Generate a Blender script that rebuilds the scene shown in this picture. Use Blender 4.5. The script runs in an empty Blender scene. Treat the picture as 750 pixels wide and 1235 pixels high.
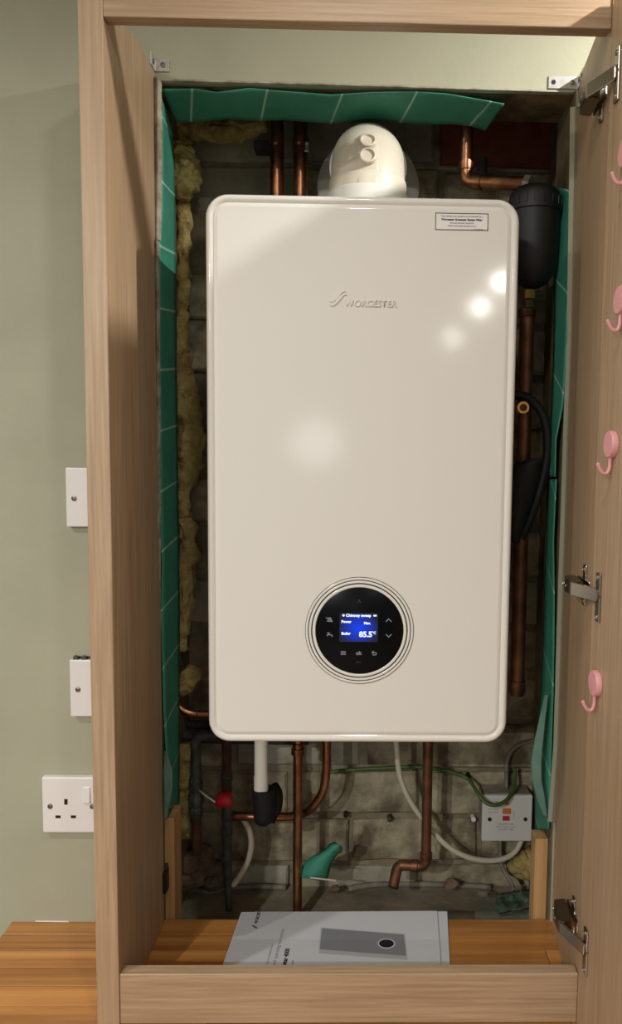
import bpy, bmesh, math, random
from mathutils import Vector, Matrix, noise
random.seed(7)
S = bpy.context.scene
C = S.collection
PI = math.pi
# ------------------------------------------------------------------ camera
FPX, PPX, PPY, IW, IH = 926.0, 463.0, 617.5, 750.0, 1235.0
CAM = Vector((0, -1.124, 0.725))
_p, _y, _r = math.radians(4.73), math.radians(1.2), 0.0125
_f = Vector((math.sin(_y)*math.cos(_p), math.cos(_y)*math.cos(_p), -math.sin(_p)))
_rt = Vector((math.cos(_y), -math.sin(_y), 0)); _dn = _f.cross(_rt)
RT = _rt*math.cos(_r) - _dn*math.sin(_r)
DN = _rt*math.sin(_r) + _dn*math.cos(_r)
cd = bpy.data.cameras.new('camera'); cam = bpy.data.objects.new('camera', cd); C.objects.link(cam)
cd.sensor_fit = 'VERTICAL'; cd.sensor_height = 36.0; cd.sensor_width = 36.0*IW/IH
cd.lens = 36.0*FPX/IH
cd.shift_x = (IW/2-PPX)/IH; cd.shift_y = (PPY-IH/2)/IH
cd.clip_start = 0.01
m3 = Matrix((RT, -DN, -_f)).transposed()
cam.matrix_world = Matrix.Translation(CAM) @ m3.to_4x4()
S.camera = cam
def ray(px, py): return _f + RT*((px-PPX)/FPX) + DN*((py-PPY)/FPX)
def Y(px, py, yy): v = ray(px, py); return CAM + v*((yy-CAM.y)/v.y)
def Z(px, py, zz): v = ray(px, py); return CAM + v*((zz-CAM.z)/v.z)
def X(px, py, xx): v = ray(px, py); return CAM + v*((xx-CAM.x)/v.x)
# ------------------------------------------------------------------ light
S.view_settings.view_transform = 'Standard'; S.view_settings.look = 'None'
S.view_settings.gamma = 1.0; S.view_settings.use_curve_mapping = False
S.view_settings.exposure = 0.05
W = bpy.data.worlds.new('room_light'); S.world = W; W.use_nodes = True
W.node_tree.nodes['Background'].inputs[0].default_value = (1.0, 0.985, 0.95, 1)
W.node_tree.nodes['Background'].inputs[1].default_value = 0.215
CEIL = 1.5
def downlight(name, x, y, power, size=0.05, col=(1.0, 0.98, 0.935)):
    l = bpy.data.lights.new(name, 'AREA'); l.shape = 'DISK'; l.size = size; l.energy = power; l.color = col
    o = bpy.data.objects.new(name, l); C.objects.link(o); o.location = (x, y, CEIL-0.05); return o
downlight('downlight_key', 0.61, -0.345, 17)
downlight('downlight_front', -0.02, -0.73, 2.6)
downlight('downlight_wall', -1.05, -0.85, 9)
downlight('downlight_row', 0.57, -2.5, 4.5)
downlight('downlight_row.001', 0.56, -3.1, 5)
downlight('downlight_row.002', 0.54, -4.2, 4)
downlight('downlight_far_row', -1.0, -2.3, 42)
downlight('downlight_far_row.001', -1.2, -3.4, 52)
wl = bpy.data.lights.new('far_window', 'AREA'); wl.shape = 'ELLIPSE'; wl.size = 0.36; wl.size_y = 0.34; wl.energy = 1.3; wl.color = (0.92, 0.95, 1)
wo = bpy.data.objects.new('far_window', wl); C.objects.link(wo); wo.location = (-0.37, -4.6, 0.76); wo.rotation_euler = (math.radians(90), 0, 0)

# ------------------------------------------------------------------ materials
def lin(c):
    return tuple((v/255/12.92 if v/255 <= 0.04045 else ((v/255+0.055)/1.055)**2.4) for v in c)
def col4(c): return lin(c)+(1,)
def mat(name, c, rough=0.6, metal=0.0, c2=None, scale=8, stretch=(1, 1, 1), bump=0.0, bscale=None, detail=4, spec=0.5, rand=0.0, coat=0.0, lo=0.35, hi=0.65, c3=None, scale3=3, contrast3=(0.5, 0.7)):
    M = bpy.data.materials.new(name); M.use_nodes = True
    N = M.node_tree.nodes; L = M.node_tree.links; b = N['Principled BSDF']
    b.inputs['Base Color'].default_value = col4(c); b.inputs['Roughness'].default_value = rough; b.inputs['Metallic'].default_value = metal
    b.inputs['Specular IOR Level'].default_value = spec; b.inputs['Coat Weight'].default_value = coat
    tc = N.new('ShaderNodeTexCoord'); mp = N.new('ShaderNodeMapping'); mp.inputs['Scale'].default_value = stretch
    src = tc.outputs['Object']
    if rand:
        oi = N.new('ShaderNodeObjectInfo'); vm = N.new('ShaderNodeVectorMath'); vm.operation = 'ADD'
        ml = N.new('ShaderNodeMath'); ml.operation = 'MULTIPLY'; ml.inputs[1].default_value = 37
        L.new(oi.outputs['Random'], ml.inputs[0]); L.new(src, vm.inputs[0]); L.new(ml.outputs[0], vm.inputs[1]); src = vm.outputs[0]
    L.new(src, mp.inputs[0]); last = None
    if c2:
        n = N.new('ShaderNodeTexNoise'); n.inputs['Scale'].default_value = scale; n.inputs['Detail'].default_value = detail; n.inputs['Roughness'].default_value = 0.6
        L.new(mp.outputs[0], n.inputs['Vector'])
        r = N.new('ShaderNodeValToRGB'); r.color_ramp.elements[0].position = lo; r.color_ramp.elements[1].position = hi
        r.color_ramp.elements[0].color = col4(c); r.color_ramp.elements[1].color = col4(c2)
        L.new(n.outputs['Fac'], r.inputs[0]); last = r.outputs[0]
    if c3:
        n3 = N.new('ShaderNodeTexNoise'); n3.inputs['Scale'].default_value = scale3; n3.inputs['Detail'].default_value = 5
        L.new(src, n3.inputs['Vector'])
        r3 = N.new('ShaderNodeValToRGB'); r3.color_ramp.elements[0].position = contrast3[0]; r3.color_ramp.elements[1].position = contrast3[1]
        r3.color_ramp.elements[0].color = (0, 0, 0, 1); r3.color_ramp.elements[1].color = (1, 1, 1, 1); L.new(n3.outputs['Fac'], r3.inputs[0])
        mx = N.new('ShaderNodeMix'); mx.data_type = 'RGBA'; L.new(r3.outputs[0], mx.inputs[0])
        if last: L.new(last, mx.inputs[6])
        else: mx.inputs[6].default_value = col4(c)
        mx.inputs[7].default_value = col4(c3); last = mx.outputs[2]
    if rand and last:
        hs = N.new('ShaderNodeHueSaturation'); mr = N.new('ShaderNodeMapRange'); mr.inputs[3].default_value = 1-rand; mr.inputs[4].default_value = 1+rand
        L.new(oi.outputs['Random'], mr.inputs[0]); L.new(mr.outputs[0], hs.inputs['Value']); L.new(last, hs.inputs['Color']); last = hs.outputs[0]
    if last: L.new(last, b.inputs['Base Color'])
    if bump:
        nb = N.new('ShaderNodeTexNoise'); nb.inputs['Scale'].default_value = bscale or scale*3; nb.inputs['Detail'].default_value = 5
        L.new(mp.outputs[0], nb.inputs['Vector'])
        bp = N.new('ShaderNodeBump'); bp.inputs['Strength'].default_value = bump; bp.inputs['Distance'].default_value = 0.003
        L.new(nb.outputs['Fac'], bp.inputs['Height']); L.new(bp.outputs[0], b.inputs['Normal'])
    return M
def emit(name, c, s):
    M = bpy.data.materials.new(name); M.use_nodes = True; b = M.node_tree.nodes['Principled BSDF']
    b.inputs['Base Color'].default_value = (0, 0, 0, 1); b.inputs['Emission Color'].default_value = col4(c); b.inputs['Emission Strength'].default_value = s
    return M
def woodmat(name, c, c2, c3, axis, rough=0.45, rand=0.0, f=60, bump=0.08, coat=0.0):
    st = [1, 1, 1]; st[axis] = 0.03
    return mat(name, c, rough, c2=c2, scale=f, stretch=tuple(st), bump=bump, bscale=f*2.2, rand=rand, c3=c3, scale3=2.2, contrast3=(0.45, 0.75), coat=coat, detail=6)
LAM = ((182, 155, 125), (156, 129, 100), (169, 142, 112))
M = dict(
 lam_z=woodmat('oak_laminate_upright', *LAM, 2, f=200), lam_x=woodmat('oak_laminate_level', *LAM, 0, f=200),
 stave=woodmat('varnished_oak', (200, 142, 78), (144, 90, 42), (174, 116, 58), 0, rough=0.28, rand=0.28, f=45, coat=0.25),
 pine=woodmat('pine', (196, 158, 108), (170, 128, 80), (186, 146, 98), 2, rough=0.7, f=70),
 wall=mat('sage_paint', (164, 163, 141), 0.75, c2=(156, 155, 133), scale=6, bump=0.12, bscale=90, c3=(170, 167, 144), scale3=1.6),
 plaster=mat('bare_plaster', (176, 170, 152), 0.9, c2=(120, 108, 88), scale=38, bump=0.5, bscale=120),
 jamb=mat('rough_mortar', (112, 100, 74), 0.95, c2=(84, 72, 50), scale=22, bump=0.8, bscale=90, c3=(134, 116, 62), scale3=9),
 lintel=mat('dark_lintel', (104, 84, 58), 0.9, c2=(62, 50, 38), scale=26, bump=0.7, bscale=80, c3=(130, 112, 78), scale3=12),
 mortar=mat('old_mortar', (140, 131, 108), 0.95, c2=(112, 104, 84), scale=30, bump=0.8, bscale=130, c3=(66, 60, 54), scale3=9, contrast3=(0.6, 0.72)),
 brick=mat('smeared_brick', (172, 163, 136), 0.95, c2=(130, 121, 98), scale=34, bump=1.0, bscale=90, rand=0.2, c3=(100, 88, 70), scale3=16, contrast3=(0.5, 0.66)),
 brick_red=mat('red_brick', (138, 76, 50), 0.95, c2=(112, 60, 42), scale=24, bump=0.9, bscale=110, rand=0.12, c3=(122, 98, 76), scale3=12, contrast3=(0.55, 0.8)),
 block=mat('grey_block', (158, 154, 136), 0.95, c2=(130, 126, 110), scale=18, bump=0.7, bscale=120, rand=0.1, c3=(150, 142, 120), scale3=9, contrast3=(0.55, 0.8)),
 slab=mat('dusty_concrete', (146, 136, 114), 0.95, c2=(116, 108, 92), scale=16, bump=0.6, bscale=90, c3=(110, 116, 100), scale3=6),
 boiler=mat('white_enamel', (222, 219, 211), 0.085, bump=0.008, bscale=700, scale=300, spec=0.4),
 boiler_body=mat('white_casing', (214, 211, 200), 0.4),
 flue=mat('ivory_plastic', (216, 208, 190), 0.38, spec=0.4), flue_white=mat('white_rubber', (222, 220, 212), 0.5),
 copper=mat('copper', (196, 140, 106), 0.34, 1.0, c2=(150, 100, 74), scale=30, c3=(118, 80, 60), scale3=18),
 copper_dull=mat('tarnished_copper', (150, 104, 78), 0.5, 0.8, c2=(108, 74, 56), scale=26, c3=(84, 62, 50), scale3=16),
 rust=mat('rusty_pipe', (98, 58, 42), 0.8, 0.2, c2=(64, 42, 34), scale=40, bump=0.4),
 iron=mat('grey_iron', (98, 98, 94), 0.65, 0.5, c2=(62, 62, 60), scale=40, bump=0.4),
 lagging=mat('dark_lagging', (58, 60, 64), 0.8, c2=(44, 46, 50), scale=30),
 brass=mat('brass', (202, 168, 92), 0.3, 1.0), steel=mat('nickel_steel', (176, 168, 156), 0.25, 1.0), steel_dark=mat('dark_nickel', (128, 118, 106), 0.3, 1.0),
 zinc=mat('zinc_plate', (205, 205, 200), 0.35, 0.9, c2=(180, 180, 176), scale=60), screw=mat('screw_steel', (130, 122, 108), 0.4, 0.9), hole=mat('dark_hole', (16, 15, 14), 0.8),
 black=mat('black_plastic', (13, 14, 16), 0.55), rubber=mat('black_rubber', (10, 10, 11), 0.65), red=mat('red_grip', (196, 34, 40), 0.5),
 white=mat('white_plastic', (226, 222, 218), 0.3), pvc=mat('white_pipe', (216, 212, 200), 0.4), spur=mat('grey_white_plastic', (200, 198, 192), 0.45), spur_box=mat('dusty_pattress', (150, 142, 126), 0.6, c2=(118, 110, 96), scale=30),
 cable_white=mat('white_flex', (196, 188, 168), 0.55), cable_grey=mat('grey_sheath', (132, 126, 112), 0.7, c2=(108, 102, 90), scale=40), cable_green=mat('green_earth', (54, 86, 34), 0.5, c2=(70, 96, 38), scale=30),
 pink=mat('pink_plastic', (224, 158, 160), 0.4), paper=mat('paper', (196, 198, 202), 0.7), print_dark=mat('print_dark', (52, 54, 60), 0.7), print_mid=mat('print_mid', (124, 126, 130), 0.7), print_light=mat('print_light', (166, 168, 172), 0.7), print_and_shadow=mat('print_and_shadow', (176, 178, 182), 0.7), print_black=mat('print_black', (24, 24, 28), 0.6),
 panel=mat('black_glass', (6, 7, 10), 0.25, spec=0.15), ringdark=mat('dark_groove', (40, 40, 40), 0.5), icon=emit('icon_glow', (150, 152, 156), 0.6), icon_dim=emit('icon_dim', (60, 62, 66), 0.5),
 lettering=emit('screen_lettering', (225, 238, 255), 1.2), orange=mat('orange_button', (196, 104, 40), 0.5), red_btn=mat('red_button', (172, 40, 44), 0.5),
 foam=mat('yellow_wool', (176, 158, 98), 0.95, c2=(140, 120, 70), scale=60, bump=1.0, bscale=220, c3=(116, 92, 54), scale3=14, contrast3=(0.5, 0.7)),
 foam_pale=mat('pale_wool', (196, 188, 122), 0.95, c2=(164, 148, 88), scale=60, bump=1.0, bscale=160, c3=(116, 92, 48), scale3=18, contrast3=(0.5, 0.72)),
 rubble=mat('rubble', (122, 98, 78), 0.95, c2=(92, 74, 58), scale=60, bump=0.9, rand=0.2, c3=(110, 104, 92), scale3=20),
 ceiling=mat('ceiling_paint', (232, 230, 224), 0.9), floor=mat('kitchen_floor', (150, 140, 126), 0.6),
)
def membrane_mat(name, axis, spacing, slant, slant_axis, back=False):
    m = mat(name, (64, 144, 120), 0.55, c2=(54, 130, 108), scale=12, bump=0.25, bscale=40)
    N = m.node_tree.nodes; L = m.node_tree.links; b = N['Principled BSDF']
    src = b.inputs['Base Color'].links[0].from_socket
    geo = N.new('ShaderNodeTexCoord'); sp = N.new('ShaderNodeSeparateXYZ'); L.new(geo.outputs['Object'], sp.inputs[0])
    a = N.new('ShaderNodeMath'); a.operation = 'MULTIPLY_ADD'; a.inputs[1].default_value = slant
    L.new(sp.outputs[slant_axis], a.inputs[0]); L.new(sp.outputs[axis], a.inputs[2])
    d = N.new('ShaderNodeMath'); d.operation = 'DIVIDE'; d.inputs[1].default_value = spacing; L.new(a.outputs[0], d.inputs[0])
    fr = N.new('ShaderNodeMath'); fr.operation = 'FRACT'; L.new(d.outputs[0], fr.inputs[0])
    lt = N.new('ShaderNodeMath'); lt.operation = 'LESS_THAN'; lt.inputs[1].default_value = 0.0034/spacing; L.new(fr.outputs[0], lt.inputs[0])
    sc = N.new('ShaderNodeMath'); sc.operation = 'MULTIPLY'; sc.inputs[1].default_value = 0.7; L.new(lt.outputs[0], sc.inputs[0])
    mx = N.new('ShaderNodeMix'); mx.data_type = 'RGBA'; L.new(sc.outputs[0], mx.inputs[0]); L.new(src, mx.inputs[6]); mx.inputs[7].default_value = col4((170, 205, 190))
    L.new(mx.outputs[2], b.inputs['Base Color'])
    return m
M['memb_side'] = membrane_mat('green_membrane_upright', 2, 0.088, -0.12, 1)
M['memb_top'] = membrane_mat('green_membrane_level', 0, 0.105, 0.25, 1)
M['memb_right'] = membrane_mat('green_membrane_loose', 2, 0.14, -0.6, 1)
M['memb_back'] = mat('membrane_underside', (104, 136, 122), 0.6, c2=(84, 124, 108), scale=20)
scr = bpy.data.materials.new('lcd_screen'); scr.use_nodes = True
_N = scr.node_tree.nodes; _L = scr.node_tree.links; _b = _N['Principled BSDF']; _b.inputs['Base Color'].default_value = (0.005, 0.006, 0.02, 1); _b.inputs['Roughness'].default_value = 0.2
_t = _N.new('ShaderNodeTexCoord'); _g = _N.new('ShaderNodeTexGradient'); _g.gradient_type = 'SPHERICAL'; _m = _N.new('ShaderNodeMapping')
_m.inputs['Location'].default_value = (0, 0, -0.75); _m.inputs['Scale'].default_value = (38, 1, 42); _L.new(_t.outputs['Object'], _m.inputs[0]); _L.new(_m.outputs[0], _g.inputs[0])
_r2 = _N.new('ShaderNodeValToRGB'); _r2.color_ramp.elements[0].color = (0.004, 0.006, 0.03, 1); _r2.color_ramp.elements[1].color = (0.0, 0.045, 0.8, 1)
_r2.color_ramp.elements[1].position = 0.95; _L.new(_g.outputs[1], _r2.inputs[0]); _L.new(_r2.outputs[0], _b.inputs['Emission Color']); _b.inputs['Emission Strength'].default_value = 1.0
M['screen'] = scr

# ------------------------------------------------------------------ builders
def tag(o, label=None, cat=None, group=None, kind=None):
    if label: o['label'] = label
    if cat: o['category'] = cat
    if group: o['group'] = group
    if kind: o['kind'] = kind
    return o
def empty(name, loc, label, cat, group=None):
    o = bpy.data.objects.new(name, None); o.empty_display_size = 0.03; C.objects.link(o); o.location = loc
    return tag(o, label, cat, group)
def wloc(o):
    v = Vector(o.location)
    return v + wloc(o.parent) if o.parent else v
def build(name, bm, m, parent=None, smooth=False, origin=None):
    vs = [v.co.copy() for v in bm.verts]
    lo = Vector([min(v[i] for v in vs) for i in range(3)]); hi = Vector([max(v[i] for v in vs) for i in range(3)])
    o0 = Vector(origin) if origin is not None else Vector(((lo.x+hi.x)/2, (lo.y+hi.y)/2, lo.z))
    for v in bm.verts: v.co -= o0
    bmesh.ops.recalc_face_normals(bm, faces=bm.faces)
    me = bpy.data.meshes.new(name); bm.to_mesh(me); bm.free()
    if smooth:
        for p in me.polygons: p.use_smooth = True
        if smooth != 'all':
            try: me.set_sharp_from_angle(angle=math.radians(40))
            except Exception: pass
    me.materials.append(M[m] if isinstance(m, str) else m)
    o = bpy.data.objects.new(name, me); C.objects.link(o)
    o.location = o0
    if parent: o.parent = parent; o.location = o0 - wloc(parent)
    return o
def bm_box(a, b, bev=0.0, seg=2, bm=None):
    n = bmesh.new()
    bmesh.ops.create_cube(n, size=1)
    for v in n.verts:
        v.co = Vector([(a[i]+b[i])/2 + v.co[i]*(b[i]-a[i]) for i in range(3)])
    if bev: bmesh.ops.bevel(n, geom=n.edges[:], offset=bev, segments=seg, affect='EDGES', profile=0.5)
    if bm is None: return n
    return merge(bm, n)
def merge(bm, n):
    me = bpy.data.meshes.new('tmp'); n.to_mesh(me); n.free(); bm.from_mesh(me); bpy.data.meshes.remove(me); return bm
def box(name, a, b, m, parent=None, bev=0.0015, **k): return build(name, bm_box(a, b, bev), m, parent, **k)
def spline(pts, n=8):
    pts = [Vector(p) for p in pts]
    if len(pts) < 3: return pts
    out = []
    for i in range(len(pts)-1):
        p0 = pts[i-1] if i else pts[0]*2-pts[1]
        p1, p2 = pts[i], pts[i+1]
        p3 = pts[i+2] if i+2 < len(pts) else pts[-1]*2-pts[-2]
        for k in range(n):
            t = k/n
            out.append(0.5*((2*p1)+(p2-p0)*t+(2*p0-5*p1+4*p2-p3)*t*t+(3*p1-p0-3*p2+p3)*t**3))
    out.append(pts[-1]); return out
def bm_tube(pts, r, seg=14, bm=None, cap=True, flat=None, noise_amp=0, noise_f=60):
    """sweep along pts; r number or list; flat=(scale) squashes along second frame axis"""
    bm = bm or bmesh.new(); pts = [Vector(p) for p in pts]; rings = []
    t = (pts[1]-pts[0]).normalized()
    up = Vector((0, 0, 1)) if abs(t.z) < 0.9 else Vector((1, 0, 0))
    u = t.cross(up).normalized()
    for i, p in enumerate(pts):
        if i == 0: t = (pts[1]-pts[0]).normalized()
        elif i == len(pts)-1: t = (pts[-1]-pts[-2]).normalized()
        else: t = ((pts[i+1]-p).normalized()+(p-pts[i-1]).normalized()).normalized()
        u = (u - t*u.dot(t)).normalized(); w = t.cross(u)
        rr = r[i] if isinstance(r, (list, tuple)) else r
        ring = []
        for k in range(seg):
            a = 2*PI*k/seg
            q = p + u*math.cos(a)*rr + w*math.sin(a)*rr*(flat or 1)
            if noise_amp:
                d = (q-p); q = q + d.normalized()*noise.noise(q*noise_f)*noise_amp + d.normalized()*noise.noise(q*noise_f*2.7)*noise_amp*0.5
            ring.append(bm.verts.new(q))
        rings.append(ring)
    for a, b in zip(rings, rings[1:]):
        for k in range(seg): bm.faces.new((a[k], a[(k+1) % seg], b[(k+1) % seg], b[k]))
    if cap: bm.faces.new(rings[0]); bm.faces.new(rings[-1])
    return bm
def tube(name, pts, r, m, parent=None, seg=14, **k): return build(name, bm_tube(pts, r, seg, **k), m, parent, smooth=True)
def arc_pts(a, corner, b, rad, n=6):
    """polyline a-corner-b with rounded corner"""
    a, c, b = Vector(a), Vector(corner), Vector(b)
    d1 = (a-c).normalized(); d2 = (b-c).normalized(); ang = d1.angle(d2)
    cut = rad/math.tan(ang/2); p1 = c+d1*cut; p2 = c+d2*cut
    ctr = c+(d1+d2).normalized()*(rad/math.sin(ang/2))
    v1, v2 = p1-ctr, p2-ctr; tot = v1.angle(v2); out = [a]
    for i in range(n+1):
        t = i/n; out.append(ctr + (v1*math.sin((1-t)*tot)+v2*math.sin(t*tot))/math.sin(tot))
    out.append(b); return out
def bm_lathe(prof, origin, axis, seg=32, bm=None):
    """prof list of (radius, along)"""
    bm = bm or bmesh.new(); ax = Vector(axis).normalized(); o = Vector(origin)
    u = ax.cross(Vector((0, 0, 1)) if abs(ax.z) < 0.9 else Vector((1, 0, 0))).normalized(); w = ax.cross(u); rings = []
    for r, h in prof:
        if r < 1e-7: rings.append([bm.verts.new(o+ax*h)]); continue
        rings.append([bm.verts.new(o+ax*h+(u*math.cos(2*PI*k/seg)+w*math.sin(2*PI*k/seg))*r) for k in range(seg)])
    for a, b in zip(rings, rings[1:]):
        if len(a) == 1 and len(b) == 1: continue
        for k in range(seg):
            k2 = (k+1) % seg
            if len(a) == 1: bm.faces.new((a[0], b[k2], b[k]))
            elif len(b) == 1: bm.faces.new((a[k], a[k2], b[0]))
            else: bm.faces.new((a[k], a[k2], b[k2], b[k]))
    return bm
def lathe(name, prof, origin, axis, m, parent=None, seg=32): return build(name, bm_lathe(prof, origin, axis, seg), m, parent, smooth=True)
def disc_prof(r, h, c=0.0): return [(0, 0), (r, 0), (r, h-c), (r-c, h), (0, h)]
def bm_poly(pts, thick, nrm, bm=None):
    """flat polygon extruded along nrm by thick"""
    bm = bm or bmesh.new(); n = Vector(nrm)*thick
    a = [bm.verts.new(Vector(p)) for p in pts]; b = [bm.verts.new(Vector(p)+n) for p in pts]
    bm.faces.new(a); bm.faces.new(b[::-1])
    for i in range(len(a)): j = (i+1) % len(a); bm.faces.new((a[i], a[j], b[j], b[i]))
    return bm
def bm_line(pts, w, o, r, u, n, h=0.0003, bm=None):
    """flat polyline stroke in a plane: pts 2D"""
    bm = bm or bmesh.new(); o, r, u, n = map(Vector, (o, r, u, n))
    for (x0, y0), (x1, y1) in zip(pts, pts[1:]):
        dx, dy = x1-x0, y1-y0; l = math.hypot(dx, dy) or 1e-9; nx, ny = -dy/l*w/2, dx/l*w/2; ex, ey = dx/l*w/2, dy/l*w/2
        q = [(x0-ex+nx, y0-ey+ny), (x0-ex-nx, y0-ey-ny), (x1+ex-nx, y1+ey-ny), (x1+ex+nx, y1+ey+ny)]
        bm_poly([o+r*a+u*b for a, b in q], h, n, bm)
    return bm
def bm_text(s, size, o, r, u, n, h=0.0002, align='LEFT', bm=None, bold=0.0):
    cu = bpy.data.curves.new('t', 'FONT'); cu.body = s; cu.size = size; cu.align_x = align; cu.offset = bold; cu.resolution_u = 3
    ob = bpy.data.objects.new('t', cu); C.objects.link(ob)
    dg = bpy.context.evaluated_depsgraph_get(); me = bpy.data.meshes.new_from_object(ob.evaluated_get(dg))
    bpy.data.objects.remove(ob); bpy.data.curves.remove(cu)
    t = bmesh.new(); t.from_mesh(me); bpy.data.meshes.remove(me)
    o, r, u, n = map(Vector, (o, r, u, n))
    for f in t.faces: f.normal_update()
    ext = bmesh.ops.extrude_face_region(t, geom=t.faces[:])
    up = {v for v in ext['geom'] if isinstance(v, bmesh.types.BMVert)}
    for v in t.verts:
        v.co = o + r*v.co.x + u*v.co.y + n*(h if v in up else 0)
    if bm is None: return t
    return merge(bm, t)
def bm_grid(rows, bm=None, thick=0.0012):
    """rows: list of list of points -> thin solid sheet"""
    bm = bmesh.new(); g = [[bm.verts.new(p) for p in row] for row in rows]
    for a, b in zip(g, g[1:]):
        for i in range(len(a)-1): bm.faces.new((a[i], a[i+1], b[i+1], b[i]))
    bm.normal_update()
    bmesh.ops.solidify(bm, geom=bm.faces[:], thickness=thick)
    return bm
def interp(pts, t):
    n = len(pts)-1; i = min(int(t*n), n-1); f = t*n-i
    return [pts[i][k]*(1-f)+pts[i+1][k]*f for k in range(len(pts[0]))]
def screwhead(p, axis, r, parent, m='screw', name='screw'):
    b = bm_lathe([(0, 0), (r, 0), (r*0.95, r*0.35), (r*0.45, r*0.5), (r*0.4, r*0.3), (0, r*0.25)], p, axis, 14)
    return build(name, b, m, parent, smooth=True)

NEG_Y = Vector((0, -1, 0)); UP = Vector((0, 0, 1)); RX = Vector((1, 0, 0)); DEEP = Vector((0, 1, 0))
# ------------------------------------------------------------------ setting
OPL, OPR, OPT, SLAB = -0.307, 0.288, 1.231, -0.078
YB = 0.232
b = bm_box((-2.6, 0, -0.9), (OPL, 0.1, CEIL)); bm_box((OPR, 0, -0.9), (2.6, 0.1, CEIL), bm=b)
bm_box((OPL, 0, OPT), (OPR, 0.1, CEIL), bm=b); bm_box((OPL, 0, -0.9), (OPR, 0.1, SLAB), bm=b)
tag(build('wall_back', b, 'wall', origin=(0, 0, -0.9)), 'sage green painted plaster wall around the boiler recess', 'wall', kind='structure')
tag(box('floor', (-2.6, -5.2, -0.95), (2.6, 0.1, -0.9), 'floor', bev=0), 'kitchen floor below the worktop', 'floor', kind='structure')
tag(box('ceiling', (-2.6, -5.2, CEIL), (2.6, 0.3, CEIL+0.05), 'ceiling', bev=0), 'white kitchen ceiling', 'ceiling', kind='structure')
# recess: brick wall at the back, rough jambs
wn = tag(box('wall_niche_back', (-0.36, YB+0.004, SLAB-0.05), (0.36, YB+0.05, 1.44), 'mortar', bev=0), 'old brick back wall of the boiler recess', 'wall', kind='structure')
tag(box('wall_niche_left', (-0.36, 0.1, SLAB), (-0.318, YB+0.004, 1.44), 'jamb', bev=0), 'rough side of the recess behind the wool', 'wall', kind='structure')
tag(box('wall_niche_right', (0.305, 0.1, SLAB), (0.36, YB+0.004, 1.44), 'jamb', bev=0), 'rough mortar side of the recess behind loose membrane', 'wall', kind='structure')
tag(box('wall_niche_added_cap', (-0.36, 0.1, 1.40), (0.36, YB+0.004, 1.44), 'jamb', bev=0), 'unseen cap added over the recess to keep it dark', 'wall', kind='structure')  # cap added out of view to shut light out of the recess
tag(box('floor_niche', (-0.36, 0.012, SLAB-0.05), (0.36, YB+0.004, SLAB), 'slab', bev=0), 'dusty concrete base of the recess', 'floor', kind='structure')
# brick meshes shared
def brick_mesh(l, h, d, seed):
    n = bm_box((-l/2, 0, -h/2), (l/2, d, h/2))
    bmesh.ops.subdivide_edges(n, edges=[e for e in n.edges if abs((e.verts[0].co-e.verts[1].co).x) > l*0.5], cuts=3)
    for v in n.verts:
        q = v.co*25+Vector((seed*7.3, seed*3.1, 0))
        v.co += Vector((noise.noise(q)*0.004, noise.noise(q+Vector((9, 0, 0)))*0.005 if v.co.y < d/2 else 0, noise.noise(q+Vector((0, 9, 0)))*0.004))
    bmesh.ops.bevel(n, geom=[e for e in n.edges if all(v.co.y < d/2 for v in e.verts) and len(e.link_faces) == 2 and e.calc_face_angle(0) > 0.8], offset=0.004, segments=1, affect='EDGES')
    bmesh.ops.recalc_face_normals(n, faces=n.faces)
    me = bpy.data.meshes.new('brick'); n.to_mesh(me); n.free(); return me
CO = 0.0885
LEN = {'full': 0.225, 'half': 0.105}
bank = {(k, mm): [] for k in LEN for mm in ('brick', 'brick_red', 'block')}
for (k, mm), lst in bank.items():
    for s in range(3):
        me = brick_mesh(LEN[k], CO-0.011, 0.03, s*2.7+len(k)+len(mm)); me.materials.append(M[mm]); lst.append(me)
zline = 0.1427
c0 = -3
for ci in range(c0, 15):
    zc = zline + (ci+0.5)*CO
    off = (0.0 if ci % 2 else 0.118) + random.uniform(-0.015, 0.015)
    x = -0.36 + off - 0.236
    while x < 0.36:
        full = random.random() > 0.12
        l = LEN['full' if full else 'half']; cx = x + l/2; x += l+0.011
        if cx - l/2 < -0.352 and cx + l/2 > -0.352: pass
        if cx < -0.36 or cx > 0.36: continue
        mm = 'brick'
        if zc > 1.2 and zc < 1.29 and cx > 0.03: mm = 'brick_red'
        elif zc > 1.1 and cx < 0: mm = 'block'
        elif abs(zc-0.01) < 0.04 and cx < -0.25: mm = 'brick_red'
        
        elif random.random() < 0.12: mm = 'block'
        o = bpy.data.objects.new('brick', random.choice(bank[('full' if full else 'half', mm)])); C.objects.link(o)
        o.parent = wn; o.location = Vector((cx, YB-0.004+random.uniform(-0.003, 0.004), zc+random.uniform(-0.002, 0.002))) - wloc(wn)
        o.rotation_euler = (0, random.uniform(-0.012, 0.012), 0)
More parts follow.
